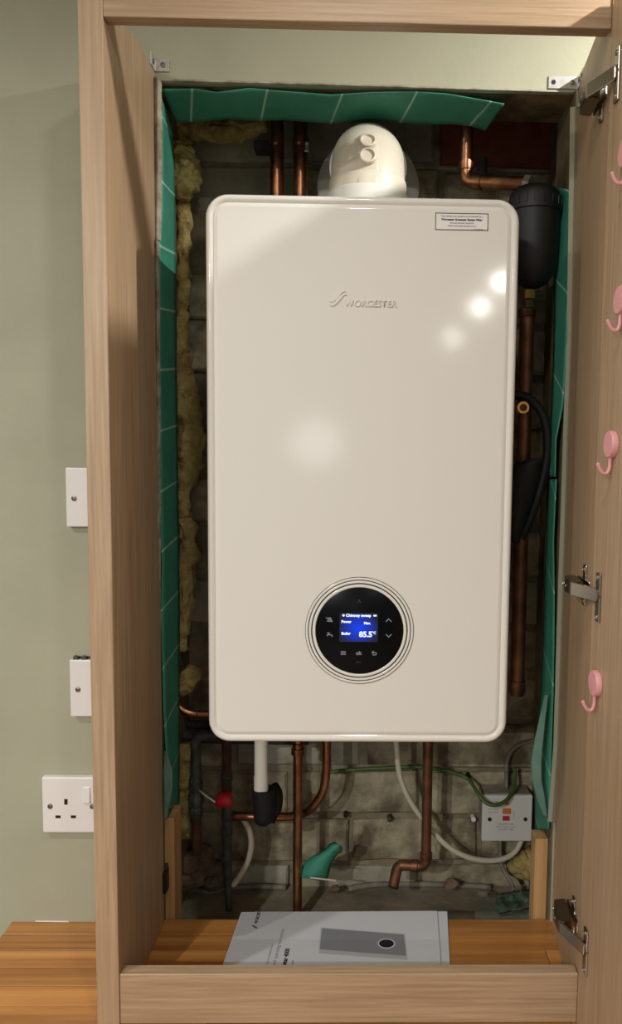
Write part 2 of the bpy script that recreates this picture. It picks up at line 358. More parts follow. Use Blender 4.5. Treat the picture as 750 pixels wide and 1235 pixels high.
# plaster edge trims around the recess
def ragged(name, pts_l, pts_r, yy, m, label):
    rows = []
    n = 60
    for i in range(n+1):
        t = i/n; a = interp(pts_l, t); c = interp(pts_r, t); j = noise.noise(Vector((t*40, 1, 3)))*1.1
        rows.append([Y(a[0], a[1], yy), Y((a[0]+c[0])/2, (a[1]+c[1])/2, yy-0.004), Y(c[0]+j, c[1], yy)])
    return tag(build(name, bm_grid(rows, thick=0.003), m, smooth=True), label, 'trim', kind='structure')
ragged('trim_1', [(187.5, 94), (187, 200), (186.5, 290)], [(193, 97), (194, 200), (192, 290)], -0.0005, 'plaster', 'broken bare plaster edge beside upper left membrane')
ragged('trim_2', [(187.5, 290), (188.5, 600), (189.5, 990)], [(190, 292), (191.5, 600), (192, 990)], -0.0005, 'plaster', 'thin bare plaster edge beside lower left membrane')
ragged('trim_3', [(192, 95), (400, 100.5), (692, 110)], [(192, 99), (400, 104), (692, 113)], -0.0005, 'plaster', 'bare plaster edge across the recess head')
ragged('trim_4', [(689, 130), (685, 400), (681.5, 500), (675, 700), (669, 900), (662, 990)], [(697, 130), (691, 400), (687, 500), (680.5, 700), (674, 900), (668, 990)], -0.0005, 'wall', 'bare plaster edge beside loose right membrane')
tag(box('trim_5', (OPL, 0.012, OPT-0.003), (OPR, 0.098, OPT+0.002), 'lintel', bev=0.001), 'dark rough lintel under the recess head', 'lintel', kind='structure')

tag(box('trim_6', (OPR-0.0025, 0.003, SLAB), (OPR, 0.099, OPT-0.003), 'jamb', bev=0.0005), 'rough mortar reveal behind the loose right membrane', 'reveal', kind='structure')
tag(box('trim_7', (OPL, 0.003, SLAB), (OPL+0.0015, 0.099, OPT-0.003), 'jamb', bev=0.0005), 'rough mortar reveal behind the tall left membrane', 'reveal', kind='structure')
q_ = Y(43, 1105, 0); tag(tube('trim_8', [(q_.x, -0.0005, 0.0012), (q_.x+0.05, -0.0005, 0.0008)], 0.0009, 'white', seg=8), 'short bead of white sealant along the worktop back edge', 'sealant', kind='structure')
# ------------------------------------------------------------------ worktop of staves
wt = empty('worktop', (-0.535, -0.3, -0.036), 'varnished oak block worktop of narrow staves under the cabinet', 'worktop')
box('core', (-0.533, -0.62, -0.036), (1.3, 0.006, -0.003), 'stave', wt, bev=0.001)
SW = 0.0365
sm = {}
for l in (0.22, 0.34, 0.46):
    n = bm_box((-l/2+0.0004, -SW/2+0.0006, -0.003), (l/2-0.0004, SW/2-0.0006, 0.0), 0.0003, 1)
    bmesh.ops.recalc_face_normals(n, faces=n.faces)
    me = bpy.data.meshes.new('stave'); n.to_mesh(me); n.free(); me.materials.append(M['stave']); sm[l] = me
for row in range(17):
    yc = 0.006 - (row+0.5)*SW
    x = -0.535
    first = random.choice((0.22, 0.34, 0.46))
    while x < 1.29:
        l = first if x < -0.53 else random.choice((0.22, 0.34, 0.46, 0.46))
        o = bpy.data.objects.new('stave', sm[l]); C.objects.link(o); o.parent = wt
        o.location = Vector((x+l/2, yc, 0.0003*random.random())) - wloc(wt)
        x += l

# ------------------------------------------------------------------ cabinet
XL0, XL1, XR0, XR1, YF = -0.332, -0.304, 0.272, 0.298, -0.212
XRB = 0.2905
ZT = 1.245
cb = empty('boiler_cabinet', (0, -0.1, 0.0), 'open oak laminate cabinet frame standing round the boiler', 'cabinet')
box('side_panel', (XL0, YF, 0.0008), (XL1, -0.001, ZT), 'lam_z', cb, bev=0.0012)
n = bm_poly([(XR0, YF, 0.0008), (XRB, -0.001, 0.0008), (XRB+0.026, -0.001, 0.0008), (XR1, YF, 0.0008)], ZT-0.0008, UP); build('side_panel', n, 'lam_z', cb)
box('top_rail', (XL1, YF+0.001, 1.2055), (XR0, YF+0.020, 1.2445), 'lam_x', cb, bev=0.0012)
box('plinth_rail', (XL1, YF+0.002, 0.0008), (XR0, YF+0.020, 0.0665), 'lam_x', cb, bev=0.0012)
DA = math.radians(2.5)     # door swung a little past square
DTOP = 1.238
dpiv = Vector((XR0-0.001, YF-0.004, 0))
def dpt(s, out, z):
    """point on door: s along the door from the hinge edge, out = distance off the inner face towards the left"""
    along = Vector((math.sin(DA), -math.cos(DA), 0)); off = Vector((-math.cos(DA), -math.sin(DA), 0))
    return dpiv + along*s + off*out + UP*z
def door_box(s0, s1, o0, o1, z0, z1, bev=0.0, bm=None):
    n = bm_box((s0, o0, z0), (s1, o1, z1), bev)
    for v in n.verts: v.co = dpt(*v.co)
    return n if bm is None else merge(bm, n)
door = build('door', door_box(0, 0.572, -0.020, 0, 0.006, DTOP, 0.0012), 'lam_z', cb)
XH = XR0+0.003
def hinge(zz):
    h = empty('hinge', (XH, YF+0.03, zz), None, None); h.parent = cb; h.location = Vector((XH, YF+0.03, zz)) - wloc(cb)
    # cross-shaped mounting plate on the side panel
    n = bm_box((XH-0.003, -0.181, zz-0.026), (XH, -0.169, zz+0.026), 0.0014); bm_box((XH-0.004, -0.2, zz-0.008), (XH, -0.148, zz+0.008), 0.0012, bm=n)
    build('mounting_plate', n, 'steel', h)
    for dz in (-0.02, 0.02): screwhead((XH-0.003, -0.175, zz+dz), (-1, 0, 0), 0.0032, h, 'steel')
    # arm standing off the plate
    n = bmesh.new(); prof = [(-0.148, 0.006), (-0.150, 0.021), (-0.172, 0.0265), (-0.197, 0.0265), (-0.201, 0.020), (-0.198, 0.010)]
    bm_poly([(XH-o, yy, zz-0.0085) for yy, o in prof], 0.017, UP, n)
    bmesh.ops.bevel(n, geom=n.edges[:], offset=0.001, segments=2, affect='EDGES')
    build('hinge_arm', n, 'steel_dark', h)
    for yy in (-0.158, -0.178): screwhead((XH-0.0255+(0.002 if yy > -0.17 else 0), yy, zz), (-1, 0, 0), 0.003, h, 'steel')
    # link to the cup
    p0 = Vector((XH-0.0245, -0.1985, zz)); p1 = dpt(0.026, 0.003, zz)
    d = (p1-p0).normalized(); s = Vector((-d.y, d.x, 0))
    n = bmesh.new(); bm_poly([p0-s*0.0015-UP*0.008, p1-s*0.0015-UP*0.008, p1+s*0.0015-UP*0.008, p0+s*0.0015-UP*0.008], 0.016, UP, n)
    bmesh.ops.bevel(n, geom=n.edges[:], offset=0.0006, segments=1, affect='EDGES')
    build('hinge_link', n, 'steel', h)
    n = door_box(0.019, 0.032, 0, 0.003, zz-0.0315, zz+0.0265, 0.0013)
    build('cup_flange', n, 'steel', h)
    build('hinge_cup', bm_lathe([(0.0, 0.0002), (0.0085, 0.0002), (0.0085, 0.0045), (0.007, 0.0048), (0.0065, 0.001), (0, 0.001)], dpt(0.0235, 0.0, zz), dpt(0, 1, 0)-dpt(0, 0, 0), 24), 'steel_dark', h, smooth=True)
    for dz in (-0.026, 0.021): screwhead(dpt(0.0255, 0.003, zz+dz), dpt(0, 1, 0)-dpt(0, 0, 0), 0.003, h, 'steel')
for (px, py) in ((722, 92), (711, 716), (700, 1139)):
    hinge(Y(px, py, -0.232).z)
# angle brackets between cabinet and wall
def bracket(xp, sgn, z0, wallw, panelw, hole_wall, hole_panel, hh=0.017):
    r = empty('angle_bracket', (xp, -0.002, z0), None, None); r.parent = cb; r.location = Vector((xp, -0.002, z0)) - wloc(cb)
    n = bm_box((min(xp, xp+sgn*wallw), -0.0022, z0), (max(xp, xp+sgn*wallw), -0.0004, z0+hh), 0.0004)
    bm_box((min(xp, xp+sgn*0.0018), -panelw, z0), (max(xp, xp+sgn*0.0018), -0.0006, z0+hh), 0.0004, bm=n)
    build('plate', n, 'zinc', r)
    for k, (d, m_) in enumerate(hole_wall):
        if m_: screwhead((xp+sgn*d, -0.0022, z0+hh/2), NEG_Y, 0.0036, r)
        else: lathe('hole', disc_prof(0.0032, 0.0004), (xp+sgn*d, -0.0022, z0+hh/2), NEG_Y, 'hole', r, 14)
    for d in hole_panel: screwhead((xp+sgn*0.0018, -d, z0+hh/2), (sgn, 0, 0), 0.0034, r)
bracket(XL1, 1, Y(196, 87, 0).z, 0.021, 0.022, [(0.012, 1)], [0.012])
bracket(XRB, -1, Y(690, 108, 0).z, 0.043, 0.03, [(0.036, 0), (0.009, 1)], [0.012, 0.024])
# small bracket block at the foot of the panel
n = bm_box((XL1, -0.18, 0.0008), (XL1+0.012, -0.158, 0.016), 0.001); jb = build('joint_block', n, 'black', cb)
screwhead((XL1+0.006, -0.18, 0.009), NEG_Y, 0.0035, jb, 'steel')

# ------------------------------------------------------------------ pink hooks on the door
hook_where = ['pink stick-on hook highest on the open door', 'pink stick-on hook second highest on the open door, below the uppermost hook', 'pink stick-on hook just above the middle door hinge', 'pink stick-on hook lowest on the open door, below the middle hinge']
hook_px = [(758, 184), (752.5, 362), (740, 536), (721, 824)]
offv = (dpt(0, 1, 0)-dpt(0, 0, 0)).normalized()
sv = (dpt(1, 0, 0)-dpt(0, 0, 0)).normalized()
for i, (px, py) in enumerate(hook_px):
    v = ray(px, py); nrm = offv; t = (dpiv-CAM).dot(nrm)/v.dot(nrm); c = CAM+v*t
    r = empty('stick_on_hook', c-UP*0.035, hook_where[i], 'hook', 'pink stick-on hooks on the cabinet door')
    lathe('hook_disc', [(0, 0), (0.0152, 0), (0.0152, 0.0052), (0.0142, 0.0065), (0, 0.0068)], c+offv*0.0003, offv, 'pink', r, 30)
    path = spline([c+offv*0.003-UP*0.010, c+offv*0.0035-UP*0.018, c+offv*0.0038-UP*0.026, c+offv*0.0065-UP*0.0322, c+offv*0.0115-UP*0.0315, c+offv*0.0148-UP*0.0270, c+offv*0.0170-UP*0.0225], 5)
    nb = bm_tube(path, 0.0021, 10); bmesh.ops.create_icosphere(nb, subdivisions=1, radius=0.0025, matrix=Matrix.Translation(path[-1]))
    build('hook_wire', nb, 'pink', r, smooth='all')

# ------------------------------------------------------------------ boiler
BY = -0.125
tl, tr_, bl_, br_ = Y(249, 600, BY), Y(618.5, 600, BY), Y(430, 235.5, BY), Y(430, 896.5, BY)
bx0, bx1, bz1, bz0 = tl.x, tr_.x, bl_.z, br_.z
bo = empty('boiler', ((bx0+bx1)/2, 0.03, bz0), 'white wall-hung gas boiler with round black control dial', 'boiler')
def rrect(inset, rad, yy, bm, seg=10):
    x0, x1, z0, z1 = bx0+inset, bx1-inset, bz0+inset, bz1-inset; out = []
    for (cx, cz, a0) in ((x1-rad, z1-rad, 0), (x0+rad, z1-rad, PI/2), (x0+rad, z0+rad, PI), (x1-rad, z0+rad, 1.5*PI)):
        for k in range(seg+1):
            a = a0+PI/2*k/seg; out.append(bm.verts.new((cx+math.cos(a)*rad, yy, cz+math.sin(a)*rad)))
    return out
RAD = 0.029
prof = [(0.0, 0.03), (0.0, 0.008)] + [(0.0055*(1-math.cos(a)), 0.008-0.008*math.sin(a)) for a in (0.3, 0.6, 0.9, 1.2, 1.57)] + [(0.0075, 0.0003), (0.0095, 0.0018), (0.0106, 0.0028), (0.0118, 0.0020), (0.0135, 0.0010), (0.016, 0.0006)]
b = bmesh.new(); loops = [rrect(i, max(RAD-i, 0.006), BY+d, b) for i, d in prof]
for p, q in zip(loops, loops[1:]):
    for k in range(len(p)): b.faces.new((p[k], p[(k+1) % len(p)], q[(k+1) % len(p)], q[k]))
b.faces.new(loops[-1]); b.faces.new(loops[0][::-1])
fpn = build('front_panel', b, 'boiler', bo, smooth=True)
for p in fpn.data.polygons:
    if len(p.vertices) > 8: p.use_smooth = False
box('casing', (bx0+0.004, BY+0.03, bz0+0.012), (bx1-0.004, 0.185, bz1-0.0005), 'boiler_body', bo, bev=0.006)
box('wall_bracket', (bx0+0.05, 0.185, bz1-0.14), (bx1-0.05, YB-0.012, bz1-0.06), 'zinc', bo, bev=0.001)
box('base_tray', (bx0+0.05, -0.03, bz0-0.004), (bx1-0.05, 0.17, bz0+0.012), 'iron', bo, bev=0.001)
FY = BY+0.0006
lp = Y(397, 366.5, FY)
# logo: two swooshes and raised lettering in the enamel
def swoosh(dx, dz, sc):
    ctr = [(0, 0), (0.004, -0.0006), (0.0085, 0.003), (0.0125, 0.0078), (0.0165, 0.0118), (0.0215, 0.0128)]
    q = spline([Vector((x*sc+dx, z*sc+dz, 0)) for x, z in ctr], 5); up_, dn_ = [], []
    for i, p in enumerate(q):
        t = (q[min(i+1, len(q)-1)]-q[max(i-1, 0)]).normalized(); w = 0.0017*math.sin(PI*min(max(i/(len(q)-1), 0.06), 0.94))+0.0003
        nn = Vector((-t.y, t.x, 0)); up_.append(p+nn*w); dn_.append(p-nn*w)
    return [lp+RX*v.x+UP*v.y for v in up_+dn_[::-1]]
lg = bm_poly(swoosh(0, 0.004, 0.95), 0.0014, NEG_Y); bm_poly(swoosh(0.0005, -0.0008, 1.0), 0.0014, NEG_Y, lg)
tag(build('logo_mark', lg, 'boiler', bo), 'raised double swoosh emblem')
lx = Y(415.5, 369.5, FY)
tag(build('logo_lettering', bm_text('WORCESTER', 0.0114, lx, RX, UP, NEG_Y, h=0.001, bold=0.0003), 'boiler', bo), 'raised lettering in the same white')
# data sticker
a, c = Y(525.5, 257, FY), Y(588, 278, FY)
st = box('sticker', (a.x, FY-0.0003, c.z), (c.x, FY, a.z), 'white', bo, bev=0)
SY = FY-0.0003
w_, h_ = c.x-a.x, a.z-c.z
n = bm_line([(0, 0), (w_, 0), (w_, -h_), (0, -h_), (0, 0)], 0.0009, (a.x, SY, a.z), RX, UP, NEG_Y, 0.0002); build('border', n, 'print_black', st)
mid = a.x+w_/2
n = bm_text('Your boiler and system are protected by a', 0.0031, (mid, SY, a.z-0.0045), RX, UP, NEG_Y, 0.0002, 'CENTER')
bm_text('Worcester Greenstar System Filter', 0.0036, (mid, SY, a.z-0.0088), RX, UP, NEG_Y, 0.0002, 'CENTER', n, 0.00016)
bm_text('Annual service required', 0.0031, (mid, SY, a.z-0.0127), RX, UP, NEG_Y, 0.0002, 'CENTER', n)
bm_text('www.worcester-bosch.co.uk', 0.0031, (mid, SY, a.z-0.0163), RX, UP, NEG_Y, 0.0002, 'CENTER', n)
bm_text('6 720 640 836', 0.0022, (a.x+w_*0.72, SY, a.z-0.0202), RX, UP, NEG_Y, 0.0002, 'LEFT', n)
build('lettering', n, 'print_black', st)
# control dial
U = (Y(434, 761, FY)-Y(433, 761, FY)).x
cc = Y(433.5, 760.5, FY)
cp = build('control_panel', bm_lathe([(0, 0), (65.5*U, 0), (65.5*U, 0.0006), (0, 0.0006)], cc, NEG_Y, 72), 'ringdark', bo, smooth=True)
for r0, r1, h in ((62.2, 64.8, 0.0014), (58.2, 61.0, 0.0017), (53.2, 56.6, 0.0020)):
    build('ring', bm_lathe([(r0*U, 0.0005), (r0*U, h*0.8), ((r0+0.6)*U, h), ((r1-0.6)*U, h), (r1*U, h*0.8), (r1*U, 0.0005)], cc, NEG_Y, 72), 'boiler', cp, smooth=True)
build('glass', bm_lathe([(0, 0.0005), (52.6*U, 0.0005), (52.6*U, 0.0015), (52*U, 0.0018), (0, 0.0018)], cc, NEG_Y, 72), 'panel', cp, smooth=True)
GY = cc.y-0.0018
def G(px, py): v = Y(px, py, GY); return Vector((v.x, GY, v.z))
def z8(x, y): return G(350+x/4.6875, 680+y/4.6875)   # zoom frame of the dial
a, c = z8(281, 279), z8(492, 440)
build('screen', bm_box((a.x, GY-0.0004, c.z), (c.x, GY+0.0004, a.z)), 'screen', cp)
n = bm_line([(0, 0), (c.x-a.x, 0), (c.x-a.x, c.z-a.z), (0, c.z-a.z), (0, 0)], 0.0006, (a.x, GY-0.0002, a.z), RX, UP, NEG_Y, 0.0004); build('screen_frame', n, mat('screen_edge', (44, 44, 48), 0.4), cp)
TY = Vector((0, -0.0005, 0))
V = U/4.6875
n = bm_text('Chimney sweep', 22*V, z8(314, 298)+TY, RX, UP, NEG_Y, 0.0001, bold=1.0*V)
bm_text('Power', 21*V, z8(289, 333)+TY, RX, UP, NEG_Y, 0.0001, bm=n, bold=1.0*V)
bm_text('Max.', 20*V, z8(416, 341)+TY, RX, UP, NEG_Y, 0.0001, bm=n, bold=0.8*V)
bm_text('Boiler', 21*V, z8(289, 400)+TY, RX, UP, NEG_Y, 0.0001, bm=n, bold=1.0*V)
bm_text('85.5', 43*V, z8(389, 412)+TY, RX, UP, NEG_Y, 0.0001, bm=n, bold=1.6*V)
bm_text('°C', 20*V, z8(462, 396)+TY, RX, UP, NEG_Y, 0.0001, bm=n, bold=0.8*V)
bm_lathe(disc_prof(7*V, 0.0001), z8(301, 291)+TY, NEG_Y, 14, n)
o_ = z8(470, 297)+TY; bm_poly([o_, o_+RX*18*V, o_+RX*18*V+UP*9*V, o_+UP*9*V], 0.0001, NEG_Y, n)
build('screen_text', n, 'lettering', cp)
def icon(lines, w, m='icon'):
    n = bmesh.new()
    for ln in lines: bm_line([((z8(x, y)-cc).x, (z8(x, y)-cc).z) for x, y in ln], w*V, (cc.x, GY, cc.z), RX, UP, NEG_Y, 0.0003, n)
    return build('icon', n, m, cp)
icon([[(542, 326), (556, 311), (570, 326)]], 4.5); icon([[(542, 400), (556, 414), (570, 400)]], 4.5)
icon([[(287, 496), (312, 496)], [(287, 504), (312, 504)], [(287, 512), (312, 512)]], 4)
icon([[(470, 494), (462, 501), (470, 508)], [(464, 501), (482, 501), (487, 507), (482, 515), (466, 515)]], 4)
icon([[(203, 306), (229, 306), (236, 326)], [(209, 324), (238, 326)], [(212, 306), (215, 324)], [(219, 306), (222, 324)], [(226, 306), (229, 324)]], 4)
icon([[(208, 405), (214, 401), (228, 401), (236, 404), (236, 410)], [(216, 400), (216, 391)], [(210, 391), (222, 391)]], 5)
icon([[(382, 221), (390, 201), (398, 221)], [(390, 208), (390, 216)]], 3, 'icon_dim'); icon([[(372, 556), (398, 556)], [(380, 551), (380, 561)]], 3, 'icon_dim')
build('icon', bm_text('ok', 30*V, z8(371, 514), RX, UP, NEG_Y, 0.0003, bold=1.0*V), 'icon', cp)

# ------------------------------------------------------------------ flue
fx = Y(443.5, 210, 0.05).x; FZ = 1.163; FYv = 0.042; fr = 0.0545
fl = empty('flue_elbow', (fx, FYv, bz1), 'ivory flue elbow with twin sampling caps on the boiler top', 'flue')
path = [Vector((fx, FYv, 1.062)), Vector((fx, FYv, 1.075))]
Rb = FZ-1.094
for k in range(13):
    a = PI/2*k/12; path.append(Vector((fx, FYv+Rb*(1-math.cos(a)), 1.094+Rb*math.sin(a))))
path += [Vector((fx, FYv+Rb+0.012, FZ))]
build('elbow', bm_tube(path, fr, 40), 'flue', fl, smooth=True)
lathe('base_collar', [(0, 0), (0.0570, 0), (0.0570, 0.066), (0.0560, 0.070), (0.0545, 0.071)], (fx, FYv, bz1+0.0003), UP, 'flue', fl, 48)
lathe('base_flange', [(0, 0), (0.0600, 0), (0.0600, 0.048), (0.058, 0.052), (0, 0.052)], (fx, FYv, bz1+0.0003), UP, 'flue_white', fl, 48)
lathe('end_collar', [(0.05, 0), (0.0605, 0), (0.0605, 0.025), (0.0545, 0.028), (0.0545, 0.06), (0, 0.06)], (fx, FYv+Rb+0.008, FZ), DEEP, 'flue_white', fl, 48)
lathe('wall_rosette', [(0.05, -0.012), (0.06, -0.006), (0.078, 0.0), (0.086, 0.006), (0.086, 0.014), (0, 0.014)], (fx, YB-0.024, FZ), DEEP, 'flue_white', fl, 56)
# sampling caps on the outside of the bend
def on_bend(a, lift):
    o = Vector((fx, FYv+Rb, 1.094)); d = Vector((0, -math.cos(a), math.sin(a))); return o+d*(Rb+fr+lift), d
p0, d0 = on_bend(math.radians(17), -0.001); p1, d1 = on_bend(math.radians(21), -0.001); p2, d2 = on_bend(math.radians(28.5), -0.001); pm, dm = on_bend(math.radians(-3), -0.001)
pad = bmesh.new(); rg = []
for ang, w in ((-6, 0.004), (-4, 0.011), (0, 0.0150), (6, 0.0168), (18, 0.0165), (30, 0.0155), (37, 0.013), (42, 0.008), (44, 0.003)):
    p, d = on_bend(math.radians(ang), 0.0); rim = []
    for k in range(13):
        a = PI*k/12; xo = math.cos(a)*w
        surf = math.sqrt(fr*fr-xo*xo)-fr
        rim.append(pad.verts.new(p+RX*xo+d*(surf-0.002+min(1, math.sin(a)*3)*0.005*(0.3 if w < 0.009 else 1))))
    rg.append(rim)
for a, c in zip(rg, rg[1:]):
    for k in range(12): pad.faces.new((a[k], a[k+1], c[k+1], c[k]))
build('cap_pad', pad, 'flue', fl, smooth=True)
for p, d in ((p0, d0), (p2, d2)):
    p = p+d*0.001
    cpn = build('sampling_cap', bm_lathe([(0, 0), (0.0118, 0), (0.0118, 0.009), (0.0105, 0.010), (0.0095, 0.010), (0.009, 0.0075), (0, 0.0075)], p, d, 28), 'flue', fl, smooth=True)

# ------------------------------------------------------------------ pipes above the boiler
def vpipe(name, px, y0, y1, yy, r, m, label, cat='pipe', group=None, ztop=None, zbot=None):
    a, c = Y(px, (y0+y1)/2, yy), Y(px, y1, yy); zt = ztop if ztop is not None else Y(px, y0, yy).z
    o = tube(name, [(a.x, yy, zbot if zbot is not None else c.z), (a.x, yy, zt)], r, m, seg=18)
    return tag(o, label, cat, group)
pl = empty('copper_pipe', Y(334, 236, 0.17), 'upright copper pipe above boiler, nearer the yellow wool', 'pipe')
x_ = Y(334, 200, 0.17).x; tube('tube', [(x_, 0.17, 1.0), (x_, 0.17, 1.4)], 0.0112, 'copper', pl, 18)
pl = empty('copper_pipe', Y(362, 236, 0.17), 'upright copper pipe with soldered joint beside the flue', 'pipe')
x_ = Y(362.5, 200, 0.17).x; tube('tube', [(x_, 0.17, 1.0), (x_, 0.17, 1.4)], 0.0112, 'copper', pl, 18)
zj = Y(362, 176, 0.17).z
lathe('solder_joint', [(0.011, -0.012), (0.0128, -0.011), (0.0132, 0.0), (0.0128, 0.011), (0.011, 0.012)], (x_, 0.17, zj), UP, 'copper', pl, 24)
box('bracket', (x_+0.006, 0.16, zj-0.012), (x_+0.014, YB-0.01, zj+0.004), 'zinc', pl, bev=0.001)
box_ = tag(box('pipe_clip_block', (Y(306, 170, 0.2).x, 0.195, Y(310, 181, 0.2).z), (Y(326, 170, 0.2).x, YB-0.006, Y(310, 170, 0.2).z), 'lagging'), 'small dark block in the brickwork beside copper pipes', 'block')
YE = 0.10
p_top = Y(562, 200, YE); pc = Y(563.5, 219, YE); pe = Y(636, 221.5, 0.045)
ep = empty('elbowed_copper_pipe', pc, 'copper pipe with elbow leading to the black canister', 'pipe')
tube('tube', arc_pts((p_top.x, YE, 1.4), (p_top.x, YE, pc.z), (pe.x, pe.y, pe.z), 0.016, 8), 0.0105, 'copper', ep, 18)
dirv = (Vector((pe.x, pe.y, pe.z))-Vector((p_top.x, YE, pc.z))).normalized(); cpt = Vector((p_top.x, YE, pc.z))
lathe('elbow_socket', [(0.0105, 0), (0.0122, 0.0005), (0.0122, 0.013), (0.0105, 0.0135)], cpt+dirv*0.016, dirv, 'copper', ep, 22)
lathe('elbow_socket', [(0.0105, 0), (0.0122, 0.0005), (0.0122, 0.013), (0.0105, 0.0135)], cpt+UP*0.016, UP, 'copper', ep, 22)
lathe('end_nut', [(0.0, 0), (0.0125, 0.0), (0.0125, 0.01), (0.0, 0.01)], pe-dirv*0.004, dirv, 'zinc', ep, 6)
tag(tube('dark_pipe', [Y(581, 222, 0.17), Y(581, 190, 0.17)], 0.009, 'lagging'), 'short dark pipe behind the elbowed copper pipe', 'pipe')
# black canister
KY = 0.043
kx = Y(644, 280, KY).x; kt = Y(646, 224, KY).z; kb = Y(642, 347, KY).z; kl = Y(646, 253, KY).z
kn = empty('canister', (kx, KY, kb), 'black ribbed-lid plastic canister in the recess corner beside the boiler', 'canister')
hh = kl-kb
lathe('bowl', [(0, 0), (0.012, 0.0), (0.021, 0.006), (0.030, 0.018), (0.0345, 0.03), (0.0365, hh*0.7), (0.0375, hh-0.006), (0.0400, hh-0.005), (0.0400, hh), (0, hh)], (kx, KY, kb), UP, 'black', kn, 40)
ld = lathe('lid', [(0.0390, 0), (0.0385, 0.012), (0.0365, 0.022), (0.029, 0.029), (0.018, kt-kl-0.001), (0, kt-kl)], (kx, KY, kl), UP, 'black', kn, 40)
for k in range(18):
    a = 2*PI*k/18; d = Vector((math.cos(a), math.sin(a), 0)); s = Vector((-d.y, d.x, 0)); c_ = Vector((kx, KY, kl))
    bq = bm_poly([c_+d*0.0375-s*0.0022+UP*0.001, c_+d*0.0400-s*0.0015+UP*0.001, c_+d*0.0400+s*0.0015+UP*0.001, c_+d*0.0375+s*0.0022+UP*0.001], 0.0115, UP)
    build('rib', bq, 'black', ld)
# valve and riser beneath it
RY = 0.075
rx = Y(634, 440, RY).x
rs = empty('copper_riser', (rx, RY, Y(620, 838, RY).z), 'tall copper riser between boiler side and loose membrane', 'pipe')
z1, z0 = Y(636, 378, RY).z, Y(619, 838, RY).z
tube('tube', [(rx, RY, z0), (rx, RY, z1)], 0.0112, 'copper_dull', rs, 18)
lathe('collar', [(0.011, 0), (0.0135, 0.001), (0.0135, 0.012), (0.011, 0.013)], (rx, RY, z1-0.006), UP, 'copper_dull', rs, 22)
lathe('collar', [(0.011, 0), (0.0135, 0.001), (0.0135, 0.02), (0.011, 0.021)], (rx, RY, z0+0.004), UP, 'copper_dull', rs, 22)
tube('spigot', [(rx, RY, z1), (rx, (RY+KY)/2, z1+0.02), (kx-0.004, KY+0.004, kb+0.004)], 0.0035, 'steel_dark', rs, 10)
lathe('nut', [(0, 0), (0.0085, 0), (0.0085, 0.013), (0, 0.013)], (kx-0.004, KY+0.003, kb-0.016), UP, 'brass', rs, 6)
lathe('valve_nut', [(0, 0), (0.0065, 0), (0.0065, 0.010), (0, 0.010)], (kx-0.004, KY+0.003, kb-0.028), UP, 'steel_dark', rs, 6)
# black hose with brass end
HY = 0.045
hs = empty('filling_hose', Y(630, 650, HY), 'looped black hose with brass end and rubber boot on the riser', 'hose')
hp = spline([Y(612, 478, HY), Y(628, 477, HY), Y(643, 485, HY), Y(655, 502, HY), Y(660.5, 528, HY), Y(659, 556, HY), Y(651, 590, HY), Y(640, 624, HY), Y(628, 650, HY)], 6)
tube('hose', hp, 0.0068, 'rubber', hs, 14)
q0 = Y(631, 491.5, 0.02)
build('brass_end', bm_lathe([(0.0055, 0.004), (0.0055, 0), (0.0088, 0), (0.0098, 0.002), (0.0098, 0.016), (0.0055, 0.016), (0.0055, 0.004)], q0, DEEP, 28), 'brass', hs, smooth=True)
build('brass_core', bm_lathe([(0, 0.004), (0.0055, 0.004), (0.0055, 0.04), (0, 0.04)], q0, DEEP, 20), 'copper_dull', hs, smooth=True)
lv = []
for py, xa, xb in ((553, 640, 655), (561, 618, 653), (575, 614, 652), (600, 612, 645), (625, 612, 636), (645, 614, 629), (655, 617, 626)):
    a, c = Y(xa, py, HY), Y(xb, py, HY); lv.append(((a+c)/2, (c-a).length/2))
bq = bmesh.new(); rg = []
for ce, w in lv: rg.append([bq.verts.new(ce+Vector((math.cos(2*PI*k/16)*w, math.sin(2*PI*k/16)*min(w, 0.014), 0))) for k in range(16)])
for a, c in zip(rg, rg[1:]):
    for k in range(16): bq.faces.new((a[k], a[(k+1) % 16], c[(k+1) % 16], c[k]))
bq.faces.new(rg[0]); bq.faces.new(rg[-1]); build('rubber_boot', bq, 'rubber', hs, smooth='all')

# ------------------------------------------------------------------ pipes and cables below the boiler
PY_ = 0.12
ax = Y(359, 970, PY_).x
pa = empty('copper_pipe', Y(359, 1060, PY_), 'upright copper pipe with compression nut above the green scrap', 'pipe')
tube('tube', [(ax, PY_, SLAB+0.002), (ax, PY_, bz0+0.02)], 0.0078, 'copper', pa, 16)
zn = Y(359, 906, PY_).z
lathe('compression_nut', [(0.0078, -0.006), (0.011, -0.005), (0.011, 0.005), (0.0078, 0.006)], (ax, PY_, zn), UP, 'copper', pa, 20)
lathe('compression_nut', [(0.0078, -0.003), (0.0095, -0.002), (0.0095, 0.002), (0.0078, 0.003)], (ax, PY_, zn+0.012), UP, 'copper', pa, 20)
pb = [Y(394, 880, 0.13), Y(394, 905, 0.13), Y(393.5, 932, 0.13), Y(389, 955, 0.135), Y(378, 972, 0.14), Y(366, 981, 0.15), Y(350, 984.5, 0.155), Y(320, 985, 0.16), Y(281, 984, 0.165)]
tag(tube('bent_copper_pipe', spline(pb, 5), 0.0075, 'copper', seg=16), 'copper pipe bending sideways behind the black boot', 'pipe')
cx_ = Y(515, 960, 0.13).x
pcn = empty('copper_pipe', Y(515, 1045, 0.13), 'copper pipe ending in two elbows low on the brickwork', 'pipe')
e1 = Y(513.5, 1045, 0.13); e2 = Y(481, 1043, 0.145); e3 = Y(474, 1057, 0.12)
tube('tube', arc_pts((cx_, 0.13, bz0+0.02), (cx_, 0.13, e1.z), e2, 0.013, 7), 0.0085, 'copper_dull', pcn, 16)
